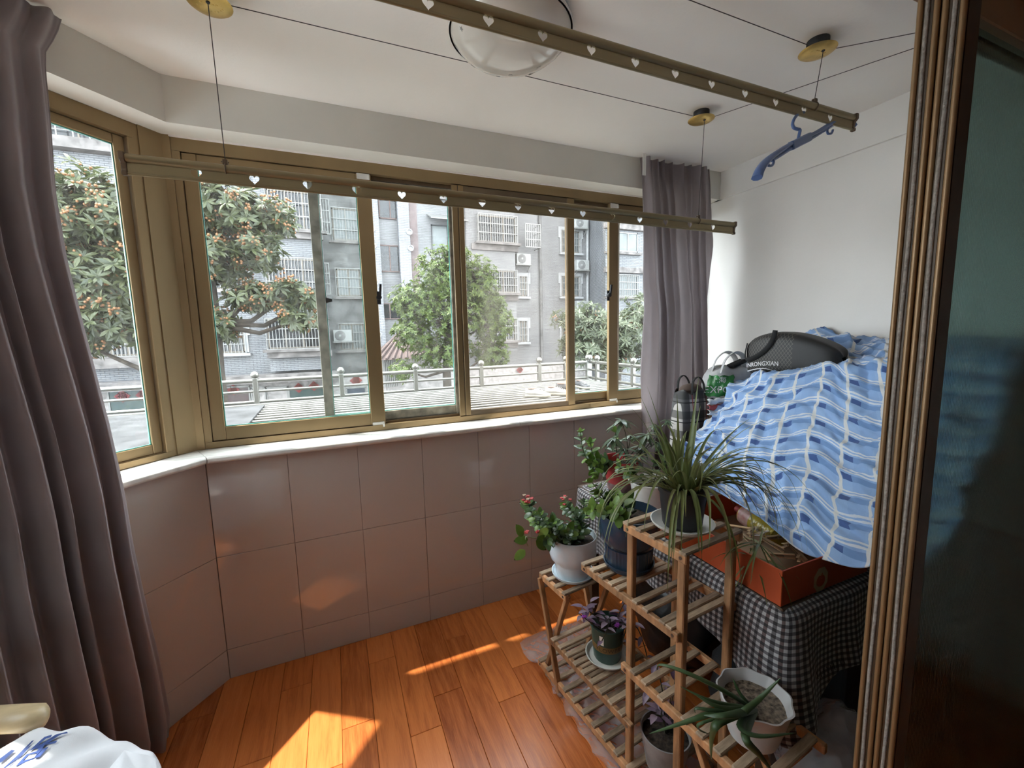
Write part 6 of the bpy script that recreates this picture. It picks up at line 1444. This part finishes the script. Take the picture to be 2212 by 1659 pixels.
# ---- white carrier bag with green print, on a carton behind the blanket
tag(MB().box(1.93, 2.36, 1.60, 1.84, TZT + .0045, 1.085).build('cardboard_box', M['kraft'], None, bevel=.004, base=(2.14, 1.72, TZT + .0045)), 'brown cardboard box behind the blanket under the carrier bag', 'box')
M['carrier'] = pm('thin_white_polythene', (0.66, 0.66, 0.66), 0.3, var=.12, vscale=14, transl=.35, bump=.5, bscale=30); M['greenink'] = pm('green_bag_print', (0.035, 0.22, 0.055), 0.4, var=.2, vscale=30)
cbq = atY(1580, 800, 1.70)
cb = thing('carrier_bag', 'white plastic carrier bag with a green printed panel', 'bag', (cbq.x, 1.71, 1.087))
def cbx(a, z, t): return 1
P = []
cz = [(1.088, .165, .10), (1.12, .19, .108), (1.18, .20, .11), (1.24, .195, .108), (1.29, .18, .10), (1.32, .165, .09), (1.338, .14, .07), (1.345, .09, .045), (1.34, .02, .015)]
for (z, rx_, ry_) in cz:
    row = []
    for k in range(41):
        a = 2 * PI * k / 40; f = 1 + .05 * math.sin(5 * a + z * 40) + .035 * math.sin(11 * a - z * 70) + .02 * math.sin(23 * a); row.append(Vector((cbq.x + .03 + rx_ * f * math.cos(a), 1.73 + ry_ * f * math.sin(a), z + .008 * math.sin(7 * a))))
    row[-1] = row[0].copy(); P.append(row)
cbo = surf('bag_body', P, M['carrier'], cb, thick=.001, sub=1)
for sgn in (-1, 1):
    hp = catmull([Vector((cbq.x - .12, 1.70 + .03 * sgn, 1.315)), Vector((cbq.x - .10, 1.69 + .03 * sgn, 1.385)), Vector((cbq.x - .03, 1.69 + .03 * sgn, 1.425)), Vector((cbq.x + .05, 1.70 + .03 * sgn, 1.40)), Vector((cbq.x + .09, 1.71 + .02 * sgn, 1.33))], 6)
    mb = MB(); mb.tube(hp, .014, 8, flat=.3); mb.build('bag_handle', M['carrier'], cb, smooth=60)
def cbp(u, z):
    a = -2.35 + u; rx_ = interp([(q[0], q[1]) for q in cz], z); ry_ = interp([(q[0], q[2]) for q in cz], z); f = 1.015 + .05 * math.sin(5 * a + z * 40) + .035 * math.sin(11 * a - z * 70) + .02 * math.sin(23 * a)
    return Vector((cbq.x + .03 + (rx_ * f + .006) * math.cos(a), 1.73 + (ry_ * f + .006) * math.sin(a), z))
P = [[cbp(lerp(-.72, .30, j / 16) + .03 * math.sin(i * 2), lerp(1.185, 1.300, i / 8) + .004 * math.sin(j * 1.3)) for j in range(17)] for i in range(9)]
surf('printed_panel', P, M['greenink'], cb)
P = [[cbp(lerp(-.68, .33, j / 16), lerp(1.158, 1.168, i / 2)) for j in range(17)] for i in range(3)]
surf('printed_line', P, M['greenink'], cb)
for body, sz, zz in (('EXPO', .055, 1.22), ('上海', .040, 1.275)):
    me = text_mesh(body, sz, 0, shear=-.1 if body == 'EXPO' else 0); warp(me, lambda v: (lambda q: q + unit(Vector((q.x - cbq.x - .03, q.y - 1.73, 0))) * .004)(cbp(-.21 + v.x / .15, zz + v.y))); face_mesh('lettering', me, M['whiteink'], cb)
mb = MB(); mb.beam(Vector((cbq.x - .04, 1.68, 1.345)), Vector((cbq.x + .07, 1.68, 1.375)), .05, .02); solo(mb, 'folded_black_cloth', M['webbing'], 'black cloth sticking out of the white carrier bag', 'cloth', bevel=.006)
# rolled bedding with red and white edges below the carrier bag
M['pinkred'] = pm('coral_red_fabric', (.52, .09, .09), .8); M['whitecloth'] = pm('white_cotton', (.70, .71, .73), .9, var=.08)
for k, (py, mt, lb) in enumerate(((866, 'whitecloth', 'white folded towel under the carrier bag'), (878, 'pinkred', 'coral red folded towel under the white one'), (888, 'whitecloth', 'pale folded sheet under the coral red towel'))):
    q = atY(1545, py, 1.63); P = []
    for i in range(9):
        a = PI * (.5 + i / 8); P.append([Vector((q.x - .07 + .17 * j / 10, 1.640 + .02 * math.cos(a) - .018 + .003 * math.sin(j * 2), q.z + .0125 * math.sin(a) + .004 * math.sin(j * 1.7 + k))) for j in range(11)])
    o = surf('folded_towel', P, M[mt], thick=.003, base=(q.x, 1.62, q.z - .013)); tag(o, lb, 'towel', 'folded towels behind the blanket')
# ---- tartan tote by the curtain
def tartan():
    m, nt, b, out = nmat('black_white_red_tartan'); L = nt.links; tc = N(nt, 'ShaderNodeTexCoord'); s = N(nt, 'ShaderNodeSeparateXYZ'); L.new(tc.outputs['Object'], s.inputs[0]); u, v = s.outputs[0], s.outputs[2]
    col = mixc(nt, stripes(nt, u, .10, .38), (.50, .48, .45), (.10, .10, .10)); col = mixc(nt, mth(nt, 'MULTIPLY', stripes(nt, v, .11, .40, .1), .75), col, (.035, .035, .035)); col = mixc(nt, stripes(nt, v, .11, .06, .3), col, (.03, .03, .03)); col = mixc(nt, stripes(nt, u, .10, .05, .45), col, (.35, .05, .05)); col = mixc(nt, stripes(nt, u, .10, .04, .25), col, (.03, .03, .03))
    L.new(col, b.inputs['Base Color']); b.inputs['Roughness'].default_value = .8; return m
M['tartan'] = tartan(); M['browncloth'] = pm('dark_brown_cloth', (.11, .075, .06), .9)
tq = atY(1500, 860, 1.74)
tt = thing('tartan_tote', 'black and white tartan tote bag standing by the right curtain', 'bag', (tq.x, 1.76, TZT + .0045))
P = []
for (z, hx, hy) in ((TZT + .0045, .09, .055), (.80, .105, .065), (1.0, .108, .07), (1.15, .10, .065), (1.22, .085, .05)):
    row = []
    for k in range(33):
        a = 2 * PI * k / 32; ca, sa_ = math.cos(a), math.sin(a); row.append(Vector((tq.x + hx * math.copysign(abs(ca) ** .5, ca) * (1 + .03 * math.sin(3 * a + z * 9)), 1.77 + hy * math.copysign(abs(sa_) ** .5, sa_), z + .012 * math.sin(4 * a) * (z > 1.1))))
    row[-1] = row[0].copy(); P.append(row)
surf('body', P, M['tartan'], tt, thick=.002, sub=1)
mb = MB(); mb.ball((tq.x, 1.77, 1.21), .08, 16, 10, (1, .6, .55)); mb.build('contents', M['browncloth'], tt, smooth=180)
for dy in (-.055, .05):
    mb = MB(); mb.tube(catmull([Vector((tq.x - .045, 1.77 + dy, 1.20)), Vector((tq.x - .04, 1.77 + dy, 1.27)), Vector((tq.x, 1.77 + dy, 1.295)), Vector((tq.x + .04, 1.77 + dy, 1.25)), Vector((tq.x + .05, 1.77 + dy, 1.16))], 6), .008, 8, flat=.4); mb.build('strap', M['webbing'], tt, smooth=60)
mb = MB(); mb.tube(catmull([Vector((tq.x + .075, 1.69, 1.17)), Vector((tq.x + .105, 1.685, 1.12)), Vector((tq.x + .10, 1.68, 1.05)), Vector((tq.x + .06, 1.685, .99))], 6), .016, 8, flat=.4); mb.build('side_strap', M['webbing'], tt, smooth=60)

# ================================================================== under the table
M['binbag'] = pm('black_bin_liner', (.012, .012, .013), .35, bump=.6, bscale=25); M['darkcloth'] = pm('charcoal_cloth', (.03, .032, .035), .9, var=.3)  # black and charcoal objects also put in so leaked light leaves this space dark
def lump(name, c, r, mat, label, cat, seed, group=None):
    mb = MB(); c = Vector(c); mb.ball((0, 0, 0), 1, 28, 18); vs = []
    for p in mb.v:
        p = Vector(p); f = 1 + .09 * math.sin(5 * p.x + seed) * math.cos(4 * p.y + seed) + .06 * math.sin(9 * p.z + 7 * p.x + seed) + .03 * math.sin(19 * p.y + 13 * p.z); q = Vector((p.x * r[0], p.y * r[1], p.z * r[2])) * f; q.z = max(q.z, -r[2] * .93); vs.append(c + q)
    zm = min(v.z for v in vs); mb.v = [tuple(v - Vector((0, 0, zm - .001))) for v in vs]; return solo(mb, name, mat, label, cat, group, smooth=180)
lump('bin_liner', (1.42, 1.38, .2), (.20, .22, .27), M['binbag'], 'full black bin liner under the far end of the table', 'bag', 1.0)
lump('bin_liner', (1.40, .99, .2), (.16, .14, .20), M['darkcloth'], 'charcoal cloth bundle under the table behind the rack posts', 'bundle', 2.3)
tag(MB().box(1.62, 2.30, .80, 1.80, 0, .42).build('storage_crate', M['darkcloth'], None, bevel=.01, base=(1.96, 1.3, 0)), 'large dark crate pushed under the table against the wall', 'crate')
M['clearbag'] = film('clear_plastic_bag_film', .42, .2, (.62, .60, .62))
cbg = lump('clear_plastic_bag', (1.345, .69, .2), (.175, .125, .19), M['clearbag'], 'clear plastic bag of odds and ends in front of the table', 'bag', 4.1)
lump('red_cloth', (1.30, .70, .2), (.06, .05, .05), M['pinkred'], 'red cloth showing inside the clear plastic bag', 'cloth', 1.2)
lump('white_bundle', (1.37, .69, .1), (.09, .07, .09), M['whitecloth'], 'white bundle inside the clear plastic bag', 'bundle', 3.2)
